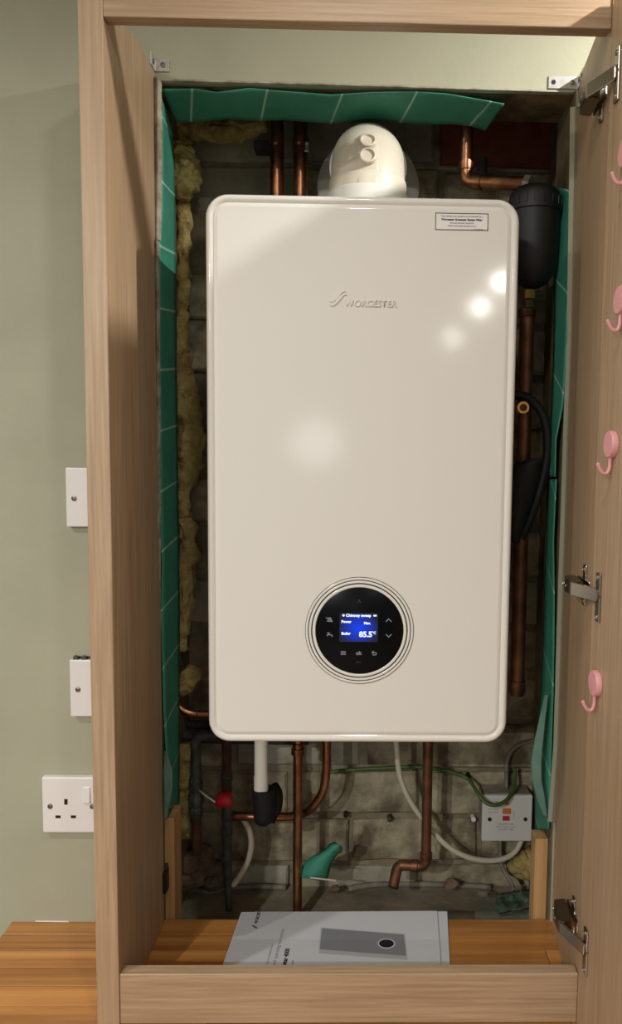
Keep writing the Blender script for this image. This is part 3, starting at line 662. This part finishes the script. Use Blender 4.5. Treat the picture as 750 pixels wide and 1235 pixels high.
tube('lower_bend', arc_pts(e2+Vector((0.02, -0.002, 0)), e2-Vector((0.002, 0, 0)), e3-UP*0.02, 0.012, 6), 0.0092, 'copper_dull', pcn, 16)
d_ = (e2-Vector((cx_, 0.13, e1.z))).normalized()
lathe('elbow_socket', [(0.0085, 0), (0.0104, 0.001), (0.0104, 0.012), (0.0085, 0.013)], Vector((cx_, 0.13, e1.z))+d_*0.012, d_, 'copper_dull', pcn, 20)
lathe('elbow_socket', [(0.0085, 0), (0.0104, 0.001), (0.0104, 0.012), (0.0085, 0.013)], Vector((cx_, 0.13, e1.z))+UP*0.013, UP, 'copper_dull', pcn, 20)
wx = Y(315, 930, 0.07)
wp = empty('condensate_pipe', Y(318, 995, 0.07), 'white plastic condensate pipe in a black rubber boot', 'pipe')
zt = Y(317, 952, 0.07).z
tube('tube', [(wx.x, 0.07, zt-0.01), (wx.x, 0.07, bz0+0.02)], 0.0108, 'pvc', wp, 22)
tube('upper_sleeve', [(wx.x, 0.07, Y(315, 936, 0.07).z), (wx.x, 0.07, zt-0.008)], 0.0116, 'pvc', wp, 22)
zbt = Y(318, 995, 0.07).z
bt = lathe('boot', [(0, 0), (0.008, 0.001), (0.014, 0.006), (0.0165, 0.016), (0.018, zt-zbt-0.008), (0.0185, zt-zbt), (0.0115, zt-zbt+0.001), (0.0115, zt-zbt-0.012)], (wx.x+0.004, 0.07, zbt), UP, 'rubber', wp, 30)
build('boot_spout', bm_tube(spline([Y(326, 990, 0.085), Y(333, 975, 0.1), Y(334, 958, 0.11), Y(329, 948, 0.12)], 5), [0.008]*4+[0.0095]*12, 16), 'rubber', bt, smooth='all')
# gas / water services on the left
gx = Y(273.5, 930, 0.15).x
gp = empty('old_service_pipe', Y(273, 1063, 0.15), 'old brown and grey service pipe behind the red lever', 'pipe')
tube('upper_tube', [(gx, 0.15, Y(273, 962, 0.15).z), (gx, 0.15, bz0+0.03)], 0.0082, 'rust', gp, 16)
tube('lower_tube', [(gx, 0.15, Y(273, 964, 0.15).z), (gx, 0.15, Y(273, 1035, 0.15).z), (gx+0.003, 0.15, SLAB+0.004)], [0.0080, 0.0080, 0.0055], 'iron', gp, 16)
for py in (938, 985, 1003, 1035): lathe('joint', [(0.008, -0.006), (0.0098, -0.004), (0.0098, 0.004), (0.008, 0.006)], (gx, 0.15, Y(273, py, 0.15).z), UP, 'iron', gp, 20)
ex = Y(236.5, 960, 0.13).x
ev = empty('lever_valve', Y(236, 1022, 0.13), 'grey iron valve with red-gripped lever on a rusty pipe', 'valve')
zv0, zv1 = Y(236, 985, 0.13).z, Y(236, 937, 0.13).z
tube('rusty_tail', [(ex, 0.13, Y(236, 1030, 0.13).z), (ex, 0.13, zv0)], 0.0085, 'rust', ev, 16)
tube('iron_riser', arc_pts((ex, 0.13, zv1-0.004), (ex, 0.13, Y(236, 887, 0.13).z), Y(262, 887, 0.13), 0.014, 6), 0.0085, 'iron', ev, 16)
lathe('valve_body', [(0, 0), (0.0105, 0), (0.0115, 0.006), (0.0115, 0.014), (0.0095, 0.018), (0.0130, 0.026), (0.0135, 0.036), (0.010, 0.044), (0.0115, 0.048), (0.0115, zv1-zv0-0.006), (0.009, zv1-zv0), (0, zv1-zv0)], (ex, 0.13, zv0), UP, 'iron', ev, 8)
lp0, lp1, lp2 = Y(241, 953, 0.118), Y(253, 962, 0.112), Y(263, 968, 0.11)
tube('lever', spline([Vector((ex, 0.13, lp0.z)), lp0, lp1, lp2], 4), 0.0035, 'zinc', ev, 10, flat=0.6)
build('lever_grip', bm_tube([Y(261, 964, 0.108), Y(264, 964.5, 0.108), Y(277, 964.5, 0.108), Y(280, 964, 0.108)], [0.009, 0.0125, 0.0128, 0.010], 12), 'red', ev, smooth=True)
tag(tube('lagged_pipe', [(-0.317, 0.19, Y(230, 888, 0.19).z), (-0.1, 0.19, Y(230, 890, 0.19).z)], 0.0115, 'lagging', seg=18), 'dark lagged pipe running sideways above the lever valve', 'pipe')
tag(tube('lagged_pipe', [(-0.317, 0.215, Y(230, 874, 0.215).z), (-0.1, 0.215, Y(230, 875, 0.215).z)], 0.008, 'iron', seg=18), 'thin dark pipe between lagged pipe and copper branch', 'pipe')
cbp = empty('copper_branch', Y(218, 858, 0.1), 'short shiny copper branch running sideways behind boiler side', 'pipe')
tube('tube', spline([Y(208, 848, 0.12), Y(216, 853, 0.12), Y(226, 859, 0.12), Y(240, 861.5, 0.12), Y(275, 861, 0.12)], 4), 0.0062, 'copper', cbp, 16)
jp = Y(238, 861, 0.12); lathe('olive', [(0.006, -0.002), (0.0075, -0.001), (0.0075, 0.001), (0.006, 0.002)], jp, RX, 'copper', cbp, 18)
def cable(name, pts, r, m, label, n=6, flat=None): return tag(build(name, bm_tube(spline(pts, n), r, 10, flat=flat), m, smooth='all'), label, 'cable')
cable('white_flex', [Y(477, 885, 0.13), Y(478.5, 905, 0.13), Y(482, 935, 0.14), Y(494, 965, 0.15), Y(514, 993, 0.155), Y(538, 1019, 0.155), Y(562, 1033, 0.16), Y(588, 1038, 0.17), Y(609, 1035, 0.18), Y(622, 1026, 0.19), Y(629, 1013, 0.2)], 0.0048, 'cable_white', 'white flex looping from boiler to the fused spur')
cable('earth_cable', [Y(396, 931.5, 0.2), Y(430, 928, 0.2), Y(470, 926, 0.2), Y(500, 925, 0.2), Y(530, 928, 0.2), Y(553, 934, 0.2), Y(565, 940, 0.195), Y(574, 953, 0.17), Y(583, 966, 0.155), Y(595, 971, 0.15), Y(608, 967, 0.155), Y(617, 956, 0.17), Y(621, 940, 0.19), Y(620.5, 926, 0.205)], 0.0033, 'cable_green', 'green earth wire sagging across the fused spur')
cable('white_tube', [Y(290, 984, 0.17), Y(296, 992, 0.165), Y(301.5, 1005, 0.16), Y(303, 1020, 0.155), Y(299, 1038, 0.15), Y(290, 1055, 0.15), Y(281, 1068, 0.15)], 0.0052, 'cable_white', 'short pale tube curving down to the concrete')
cable('grey_cable', [Z(216, 1062, SLAB+0.01), Z(228, 1071, SLAB+0.006), Z(250, 1075, SLAB+0.006), Z(275, 1071.5, SLAB+0.006), Z(310, 1069, SLAB+0.006), Z(345, 1070, SLAB+0.006)], 0.005, 'cable_grey', 'grey cable lying on concrete below the lever valve')
cable('grey_cable', [Z(420, 1072, SLAB+0.006), Z(445, 1067.5, SLAB+0.006), Z(480, 1066, SLAB+0.006), Z(520, 1066.5, SLAB+0.006), Z(560, 1068, SLAB+0.006), Z(592, 1070, SLAB+0.006)], 0.005, 'cable_grey', 'grey cable lying on concrete below the two-elbow pipe')
cable('grey_tail', [Y(603, 1012, 0.2), Y(603, 1030, 0.2), Y(604, 1042, 0.19), Y(610, 1055, 0.17), Y(617, 1066, 0.16), Y(619, 1074, 0.15)], 0.0058, 'cable_grey', 'grey cable hanging below the fused spur', flat=0.6)
cable('grey_feed', [Y(610.5, 950, 0.207), Y(610.5, 930, 0.205), Y(611.5, 917, 0.205), Y(617, 905, 0.205), Y(628, 897, 0.205), Y(648, 892, 0.205)], 0.0062, 'cable_grey', 'grey cable arching over the top of the fused spur', flat=0.6)
# fused spur
SPY = 0.178
a, c = Y(582, 959.5, SPY), Y(641, 1015, SPY)
sx0, sx1, sz0, sz1 = a.x, c.x, c.z, a.z
sp = empty('fused_spur', ((sx0+sx1)/2, YB-0.01, sz0), 'grey white fused spur box with orange and red buttons', 'socket')
box('pattress', (sx0+0.001, SPY+0.009, sz0+0.001), (sx1-0.001, YB-0.003, sz1-0.001), 'spur_box', sp, bev=0.003)
fp = box('face_plate', (sx0, SPY, sz0), (sx1, SPY+0.009, sz1), 'spur', sp, bev=0.0025)
for px, py in ((590.5, 988), (633.5, 988)): screwhead(Y(px, py, SPY), NEG_Y, 0.0035, sp, 'hole')
def spbtn(x0, y0, x1, y1, m, h, name):
    a, c = Y(x0, y0, SPY), Y(x1, y1, SPY); return box(name, (a.x, SPY-h, c.z), (c.x, SPY+0.001, a.z), m, sp, bev=0.0006)
spbtn(606, 975, 615.5, 981, 'orange', 0.003, 'button'); spbtn(606, 984, 614, 989, 'red_btn', 0.003, 'button'); spbtn(608.5, 968, 614, 971, 'orange', 0.001, 'indicator')
n = bm_text('Reset (R)', 0.0048, Y(588.5, 968, SPY), RX, UP, NEG_Y)
bm_text('Must Test', 0.0044, Y(588.5, 977, SPY), RX, UP, NEG_Y, bm=n); bm_text('Quarterly', 0.0044, Y(588.5, 980.5, SPY), RX, UP, NEG_Y, bm=n)
for t_, py in (('Test before use', 994.5), ('If RCD fails to trip', 998), ('DO NOT USE', 1001.5)): bm_text(t_, 0.0046, Y(609.5, py, SPY), RX, UP, NEG_Y, align='CENTER', bm=n)
bm_line([(0, 0), (0, -0.013)], 0.0006, Y(620, 978, SPY), RX, UP, NEG_Y, 0.0002, n)
build('lettering', n, 'print_mid', sp)
# wall plug stubs in the brick
for (px, py, m_, lb) in ((565, 937, 'hole', 'dark cable hole in the brick above the fused spur'), (571, 988, 'white', 'white wall plug in the brick beside the fused spur'), (470, 988, 'iron', 'grey wall plug in the brick between white flex and copper pipe'), (417, 983, 'hole', 'dark screw hole in brick beside bent copper pipe')):
    q = Y(px, py, YB-0.012); tag(lathe('wall_plug', [(0, -0.004), (0.0025, -0.004), (0.0045, -0.002), (0.0045, 0.012), (0, 0.012)], q, DEEP, m_, seg=14), lb, 'wall plug')

# ------------------------------------------------------------------ membranes
def sheet(name, A, B, n, m, ya, yb, mt, label, wr=0.0025, curl=0.0, seed=0):
    rows = []
    for i in range(n+1):
        t = i/n; a = interp(A, t); c = interp(B, t); row = []
        for j in range(m+1):
            s = j/m; px = a[0]*(1-s)+c[0]*s; py = a[1]*(1-s)+c[1]*s; q = Y(px, py, ya*(1-s)+yb*s)
            v = ray(px, py).normalized(); w = noise.noise(Vector((t*14+seed, s*2.2, seed*1.7)))*wr + noise.noise(Vector((t*40+seed, s*3, seed)))*wr*0.35
            row.append(q - v*(w + wr))
        rows.append(row)
    return tag(build(name, bm_grid(rows), mt, smooth='all'), label, 'membrane')
sheet('membrane_strip', [(195, 108), (235, 108), (262, 112), (300, 107), (345, 111), (400, 115), (450, 112), (500, 111), (540, 114), (575, 120), (608, 126)],
      [(213, 148), (245, 147), (275, 144), (305, 146), (345, 145), (400, 149.5), (455, 146), (500, 150), (545, 150), (566, 152), (585, 158)], 90, 8, 0.004, 0.085, 'memb_top', 'green membrane strip with pale lines hung under the lintel', 0.003, seed=3)
sheet('membrane_strip', [(195, 122), (195, 200), (194, 260), (190.5, 300), (190, 360), (190.5, 450), (191.5, 520), (193, 600), (195, 680), (194, 740), (195.5, 800), (197, 860), (200, 910), (203, 975)],
      [(207, 150), (209.5, 200), (210.5, 250), (211, 300), (211.5, 360), (212.5, 450), (213.5, 520), (214.5, 600), (215.5, 680), (216, 740), (216, 800), (216, 860), (216, 910), (215, 972)], 110, 6, 0.006, 0.105, 'memb_side', 'tall green membrane strip lining the recess beside yellow wool', 0.0022, seed=8)
sheet('membrane_flap', [(199, 905), (197, 930), (198, 960), (198, 988)], [(201, 905), (208, 930), (208, 950), (201, 988)], 30, 5, -0.002, -0.004, 'memb_back', 'pale torn membrane flap above the timber batten with black catch', 0.001, seed=2)
sheet('membrane_strip', [(672, 226), (672, 262), (671, 300), (669, 345), (668.5, 400), (667, 450), (665.5, 490), (663.5, 530), (662, 575)],
      [(693, 230), (692, 262), (690, 300), (688, 340), (684, 400), (682, 450), (679, 490), (671, 530), (670, 575)], 70, 6, 0.06, -0.001, 'memb_right', 'crumpled green membrane strip hanging beside the black canister', 0.002, seed=5)
sheet('membrane_strip', [(662, 578), (659, 650), (656.5, 720), (655, 780), (652, 840), (648, 880), (643, 915), (642, 945), (645, 960), (646, 1000)],
      [(671.5, 578), (668, 650), (669, 720), (668.5, 780), (667.5, 840), (666, 880), (665, 915), (664, 940), (663.5, 960), (662.5, 1000)], 70, 6, 0.07, 0.002, 'memb_right', 'green membrane strip hanging down behind the short timber batten', 0.002, seed=11)
sheet('membrane_flap', [(657, 838), (650, 868), (644, 895), (640.5, 918), (641, 940), (647, 962), (656, 985)], [(661, 838), (657.5, 868), (655, 895), (653, 918), (653, 940), (657, 962), (660, 985)], 40, 5, 0.004, -0.002, 'memb_back', 'pale folded-back membrane edge above the fused spur', 0.0015, seed=4)
# green scrap at the foot of the copper pipe
rows = []
prof_ = [((360, 1058), (385, 1062)), ((362, 1049), (392, 1061)), ((367, 1041), (396, 1058)), ((374, 1034), (398, 1048)), ((384, 1029), (402, 1038)), ((392, 1024), (407, 1030)), ((398, 1017), (412, 1028)), ((404, 1015), (413, 1022))]
for i, (a, c) in enumerate(prof_):
    row = []
    for j in range(9):
        s = j/8; bulge = math.sin(PI*s)*0.016
        row.append(Y(a[0]*(1-s)+c[0]*s, a[1]*(1-s)+c[1]*s, 0.125-bulge+noise.noise(Vector((i*0.9, j*0.8, 2)))*0.005))
    rows.append(row)
tag(build('membrane_scrap', bm_grid(rows), M['memb_side'], smooth='all'), 'crumpled scrap of green membrane at foot of copper pipe', 'membrane')
a = [Y(374, 1058.5, 0.1), Y(388, 1060, 0.1), Y(405, 1062, 0.1)]
tag(tube('paper_sliver', a, 0.0014, 'cable_white', seg=8), 'thin white sliver under the crumpled green scrap', 'scrap')
# small loose patch of membrane low in the right corner
rows = []
for i in range(13):
    t = i/12; rows.append([Z(598+t*44, 1078-t*6+(24-t*2)*j/8, SLAB+0.006+abs(noise.noise(Vector((i*0.7, j*0.9, 5))))*0.022) for j in range(9)])
tag(build('membrane_patch', bm_grid(rows), mat('grimy_membrane', (62, 92, 78), 0.8, c2=(92, 98, 82), scale=30), smooth='all'), 'grimy crumpled membrane patch on concrete behind the short batten', 'membrane')

# ------------------------------------------------------------------ mineral wool
def wool(pts, radii, mt, label, amp=0.011, f=38, seed=0):
    pts = [Vector(p) for p in pts]; q = spline(pts, 14); n = len(q)
    rr = [interp([(r,) for r in radii], i/(n-1))[0] for i in range(n)]
    rr[0] *= 0.4; rr[-1] *= 0.4
    return tag(build('wool_strip', bm_tube(q, rr, 40, noise_amp=amp, noise_f=f), mt, smooth='all'), label, 'insulation')
WY = 0.165
wool([Y(212, 172, WY), Y(222, 188, WY), Y(222, 205, WY), Y(219, 222, WY), Y(214, 240, WY)], [0.012, 0.020, 0.024, 0.020, 0.010], 'foam_pale', 'pale yellow wool clump in the upper corner beside membrane', 0.012)
wool([Y(214, 160, 0.2), Y(235, 157, 0.2), Y(265, 158, 0.2), Y(290, 156, 0.2), Y(322, 150, 0.2)], [0.014, 0.020, 0.017, 0.017, 0.012], 'foam', 'yellow wool strip tucked behind the lintel membrane', 0.012, seed=4)
wool([Y(220, 238, 0.18), Y(222, 270, 0.18), Y(221, 310, 0.18), Y(221, 350, 0.18), Y(217, 390, 0.18), Y(217, 430, 0.18)], [0.009, 0.013, 0.012, 0.011, 0.012, 0.013], 'foam', 'brownish wool strip running down beneath the pale clump', 0.009)
wool([Y(219, 425, 0.18), Y(224, 470, 0.18), Y(229, 520, 0.18), Y(227, 560, 0.18), Y(221, 600, 0.18), Y(223, 625, 0.18)], [0.014, 0.020, 0.024, 0.022, 0.014, 0.012], 'foam', 'thick yellow wool roll midway down beside the membrane', 0.010)
wool([Y(222, 622, 0.18), Y(227, 660, 0.18), Y(224, 700, 0.18), Y(222, 740, 0.18), Y(217, 785, 0.18)], [0.013, 0.017, 0.016, 0.015, 0.010], 'foam', 'brown yellow wool strip above the small loose tuft', 0.010)
wool([Y(217, 835, 0.16), Y(222, 825, 0.15), Y(229, 816, 0.15), Y(235, 805, 0.16)], [0.010, 0.016, 0.016, 0.010], 'foam', 'small loose wool tuft above the short copper branch', 0.007)
wool([Y(219, 896, 0.17), Y(223, 915, 0.17), Y(221, 940, 0.17), Y(221, 975, 0.17), Y(223, 1010, 0.17)], [0.012, 0.017, 0.015, 0.014, 0.016], 'foam', 'grimy wool strip behind the lever valve', 0.009)
wool([Y(618, 1050, 0.21), Y(630, 1044, 0.2), Y(640, 1040, 0.2), Y(648, 1030, 0.2)], [0.014, 0.024, 0.026, 0.018], 'foam', 'yellow wool wad below the fused spur', 0.008)
# rubble at the foot of the wall
spots = [(226, 1040, 0.2, 0.026), (246, 1048, 0.205, 0.024), (262, 1050, 0.205, 0.020), (236, 1060, 0.185, 0.018), (256, 1066, 0.175, 0.014), (270, 1060, 0.19, 0.013), (222, 1064, 0.17, 0.015), (244, 1030, 0.215, 0.02), (545, 1066, 0.2, 0.012), (583, 1078, 0.15, 0.008), (404, 1072, 0.19, 0.008)]
for i, (px, py, yy, r) in enumerate(spots):
    c = Y(px, py, yy); nb = bmesh.new(); bmesh.ops.create_icosphere(nb, subdivisions=3, radius=r)
    for v in nb.verts:
        k = v.co.normalized(); v.co = k*(r*(1+0.35*noise.noise(k*1.6+Vector((i*5, 0, 0)))+0.18*noise.noise(k*4+Vector((0, i*5, 0)))))
        v.co = Vector((v.co.x*1.15, v.co.y*0.8, v.co.z*0.85)) + c
    lb = 'lump of broken mortar at the foot of the wall below the lever valve' if i < 8 else ['mortar crumb at the foot of wall beside the grey cable under spur', 'mortar crumb on concrete beside crumpled membrane patch', 'mortar crumb on concrete beside the green membrane scrap'][i-8]
    tag(build('rubble_lump', nb, 'rubble', smooth='all'), lb, 'rubble', 'mortar lumps under the lever valve' if i < 8 else None)

# ------------------------------------------------------------------ timber battens and catch
b0 = empty('timber_batten', (-0.302, 0.02, SLAB), 'taller pine batten standing behind the black catch', 'batten')
box('post', (-0.3115, 0.013, SLAB), (-0.2915, 0.058, 0.1575), 'pine', b0, bev=0.0008)
b1 = tag(box('timber_batten', (0.2645, 0.013, SLAB), (0.2845, 0.043, 0.1255), 'pine', bev=0.0008), 'short pine batten standing beside the fused spur', 'batten')
a, c = Y(188, 1052, -0.006), Y(200.5, 1078.5, -0.006)
ct = empty('door_catch', (a.x, 0.0, c.z), 'small black catch block screwed to the pine batten', 'catch')
box('block', (a.x, -0.008, c.z), (c.x, 0.0125, a.z), 'black', ct, bev=0.0018)
box('lip', (a.x-0.0005, 0.0, a.z-0.002), (c.x-0.001, 0.0128, a.z+0.005), 'lagging', ct, bev=0.001)
screwhead(((a.x+c.x)/2-0.001, -0.008, (a.z+c.z)/2), NEG_Y, 0.0032, ct, 'steel')

# ------------------------------------------------------------------ electrical plates on the wall
def plate(px, py, label, name='blanking_plate', tilt=0.0, depth=0.011):
    a = Y(px, py, -depth); w = 0.086; h = 0.0855
    r = empty(name, (a.x+w/2, 0, a.z-h), label, 'socket' if 'socket' in name else 'blank plate')
    pb_ = box('plate', (a.x, -depth, a.z-h), (a.x+w, -0.0002, a.z), 'white', r, bev=0.0018)
    return r, a, w, h
r1, a1, w, h = plate(78.5, 564, 'white blanking plate higher up the wall beside the cabinet')
for d in (0.0118, w-0.0118): screwhead((a1.x+d, -0.011, a1.z-h*0.515), NEG_Y, 0.0038, r1)
r2, a2, w, h = plate(83.5, 796, 'white blanking plate with dark gap above, over the switched socket')
for d in (0.0118, w-0.0118): screwhead((a2.x+d, -0.011, a2.z-h*0.515), NEG_Y, 0.0038, r2)
gp_ = box('exposed_box_edge', (a2.x+0.003, -0.004, a2.z-0.002), (a2.x+w-0.004, -0.0002, a2.z+0.003), 'hole', r2, bev=0.001)
for k in range(3): lathe('clamp', disc_prof(0.004, 0.003, 0.001), (a2.x+0.008+k*0.012, -0.006, a2.z+0.002), NEG_Y, 'iron', r2, 12)
r3, a3, w, h = plate(50, 937.5, 'white single switched socket low on the wall above worktop', 'wall_socket')
for d in (0.0118, w-0.0118): screwhead((a3.x+d, -0.011, a3.z-h*0.52), NEG_Y, 0.0038, r3)
def slot(cx, cz, sw, sh): box('pin_slot', (cx-sw/2, -0.0114, cz-sh/2), (cx+sw/2, -0.0108, cz+sh/2), 'hole', r3, bev=0)
q = Y(79.5, 967, -0.011); slot(q.x, q.z, 0.0048, 0.0085)
q = Y(70, 985, -0.011); slot(q.x, q.z, 0.0075, 0.0042)
q = Y(88.5, 985, -0.011); slot(q.x, q.z, 0.0075, 0.0042)
q = Y(104.5, 958.5, -0.011)
bq = bm_box((q.x-0.0055, -0.0145, q.z-0.012), (q.x+0.0055, -0.010, q.z+0.012), 0.001)
for v in bq.verts:
    if v.co.y < -0.012 and v.co.z > q.z: v.co.y += 0.0025
build('rocker_switch', bq, 'white', r3)

# ------------------------------------------------------------------ installation leaflet on the worktop
LZ = 0.0045
c00, c10, c01, c11 = Z(291, 1100, LZ), Z(527, 1098.5, LZ), Z(267, 1168, LZ), Z(532, 1168, LZ)
dl = (c01-c00)/(c01-c00).length; dr = (c11-c10)/(c11-c10).length
lf = empty('leaflet', (c00+c11)/2-UP*0.004, 'grey white printed instruction leaflet lying behind the plinth rail', 'leaflet')
ext = 0.2
far_l, far_r = c00, c10; near_l, near_r = c00+dl*ext, c10+dr*ext
d2 = Vector((0.016, 0.002, 0))
build('back_sheet', bm_poly([p-UP*0.0032+dd for p, dd in ((far_l, Vector((0.02, 0.004, 0))), (far_r, d2), (near_r, d2*0.7), (near_l, Vector((0.012, 0, 0))))], 0.0012, UP), 'paper', lf)
cov = build('cover', bm_poly([p-UP*0.0018 for p in (far_l, far_r, near_r, near_l)], 0.0018, UP), 'paper', lf)
LN = 0.0001
def flat(name, pts, m, z=LZ, h=LN): return build(name, bm_poly([Z(px, py, z) for px, py in pts], h, UP), m, cov)
flat('painted_shadow_corner', [(291.5, 1100.3), (356, 1099.5), (328, 1113), (296, 1128), (281, 1130)], 'print_and_shadow')  # shadow triangle on the leaflet corner, painted as a darker grey
flat('printed_picture', [(388, 1119.5), (487, 1127), (490, 1153), (385.5, 1145)], 'print_mid', LZ+LN)
flat('printed_edge', [(385.5, 1145), (490, 1153), (491, 1157), (387, 1149.5)], 'print_light', LZ+LN)
flat('printed_frame', [(386.5, 1118.5), (488.5, 1126), (492, 1158), (383.5, 1150)], 'print_and_shadow', LZ)
oc = Z(466, 1138, LZ+2*LN); ea = Z(475.5, 1138.5, LZ).x-oc.x; eb = (Z(466, 1133, LZ)-oc).y
flat('printed_dial_rim', [], 'paper') if False else build('printed_dial_rim', bm_poly([oc+Vector((math.cos(t*PI/12)*ea*1.12, math.sin(t*PI/12)*eb*1.15, 0)) for t in range(24)], LN, UP), 'paper', cov)
build('printed_dial', bm_poly([oc+UP*LN+Vector((math.cos(t*PI/12)*ea*0.95, math.sin(t*PI/12)*eb*0.95, 0)) for t in range(24)], LN, UP), 'print_black', cov)
tdir = -dl; tup = Vector((-tdir.y, tdir.x, 0))
def ltext(s, size, px, py, m='print_dark', bold=0.0, al='LEFT'):
    build('lettering', bm_text(s, size, Z(px, py, LZ+LN), tdir, tup, UP, LN, al, bold=bold), m, cov)
p_ = Z(307, 1118.5, LZ+LN)
ltext('WORCESTER', 0.0068, 310, 1114, 'print_dark', 0.0003)
sw = [Vector((x, y)) for x, y in ((0, 0), (0.0015, 0.0005), (0.003, 0.002), (0.0045, 0.0045), (0.0062, 0.0062))]
n = bm_line([tuple(v) for v in sw], 0.0013, Z(308, 1119.5, LZ+LN), tdir, tup, UP, LN); bm_line([(v.x, v.y-0.0022) for v in sw], 0.0013, Z(308, 1119.5, LZ+LN), tdir, tup, UP, LN, n); build('logo_mark', n, 'print_dark', cov)
ltext('Wall hung gas-fired condensing boiler', 0.0045, 329.5, 1138.5, 'print_mid', al='RIGHT')
ltext('Installation and operating instructions', 0.0078, 343, 1120, 'print_mid', al='RIGHT')
ltext('Greenstar 4000', 0.0090, 349.5, 1144, 'print_dark', 0.0004, 'RIGHT')
ltext('User guide', 0.0045, 354.5, 1158, 'print_mid', al='RIGHT')
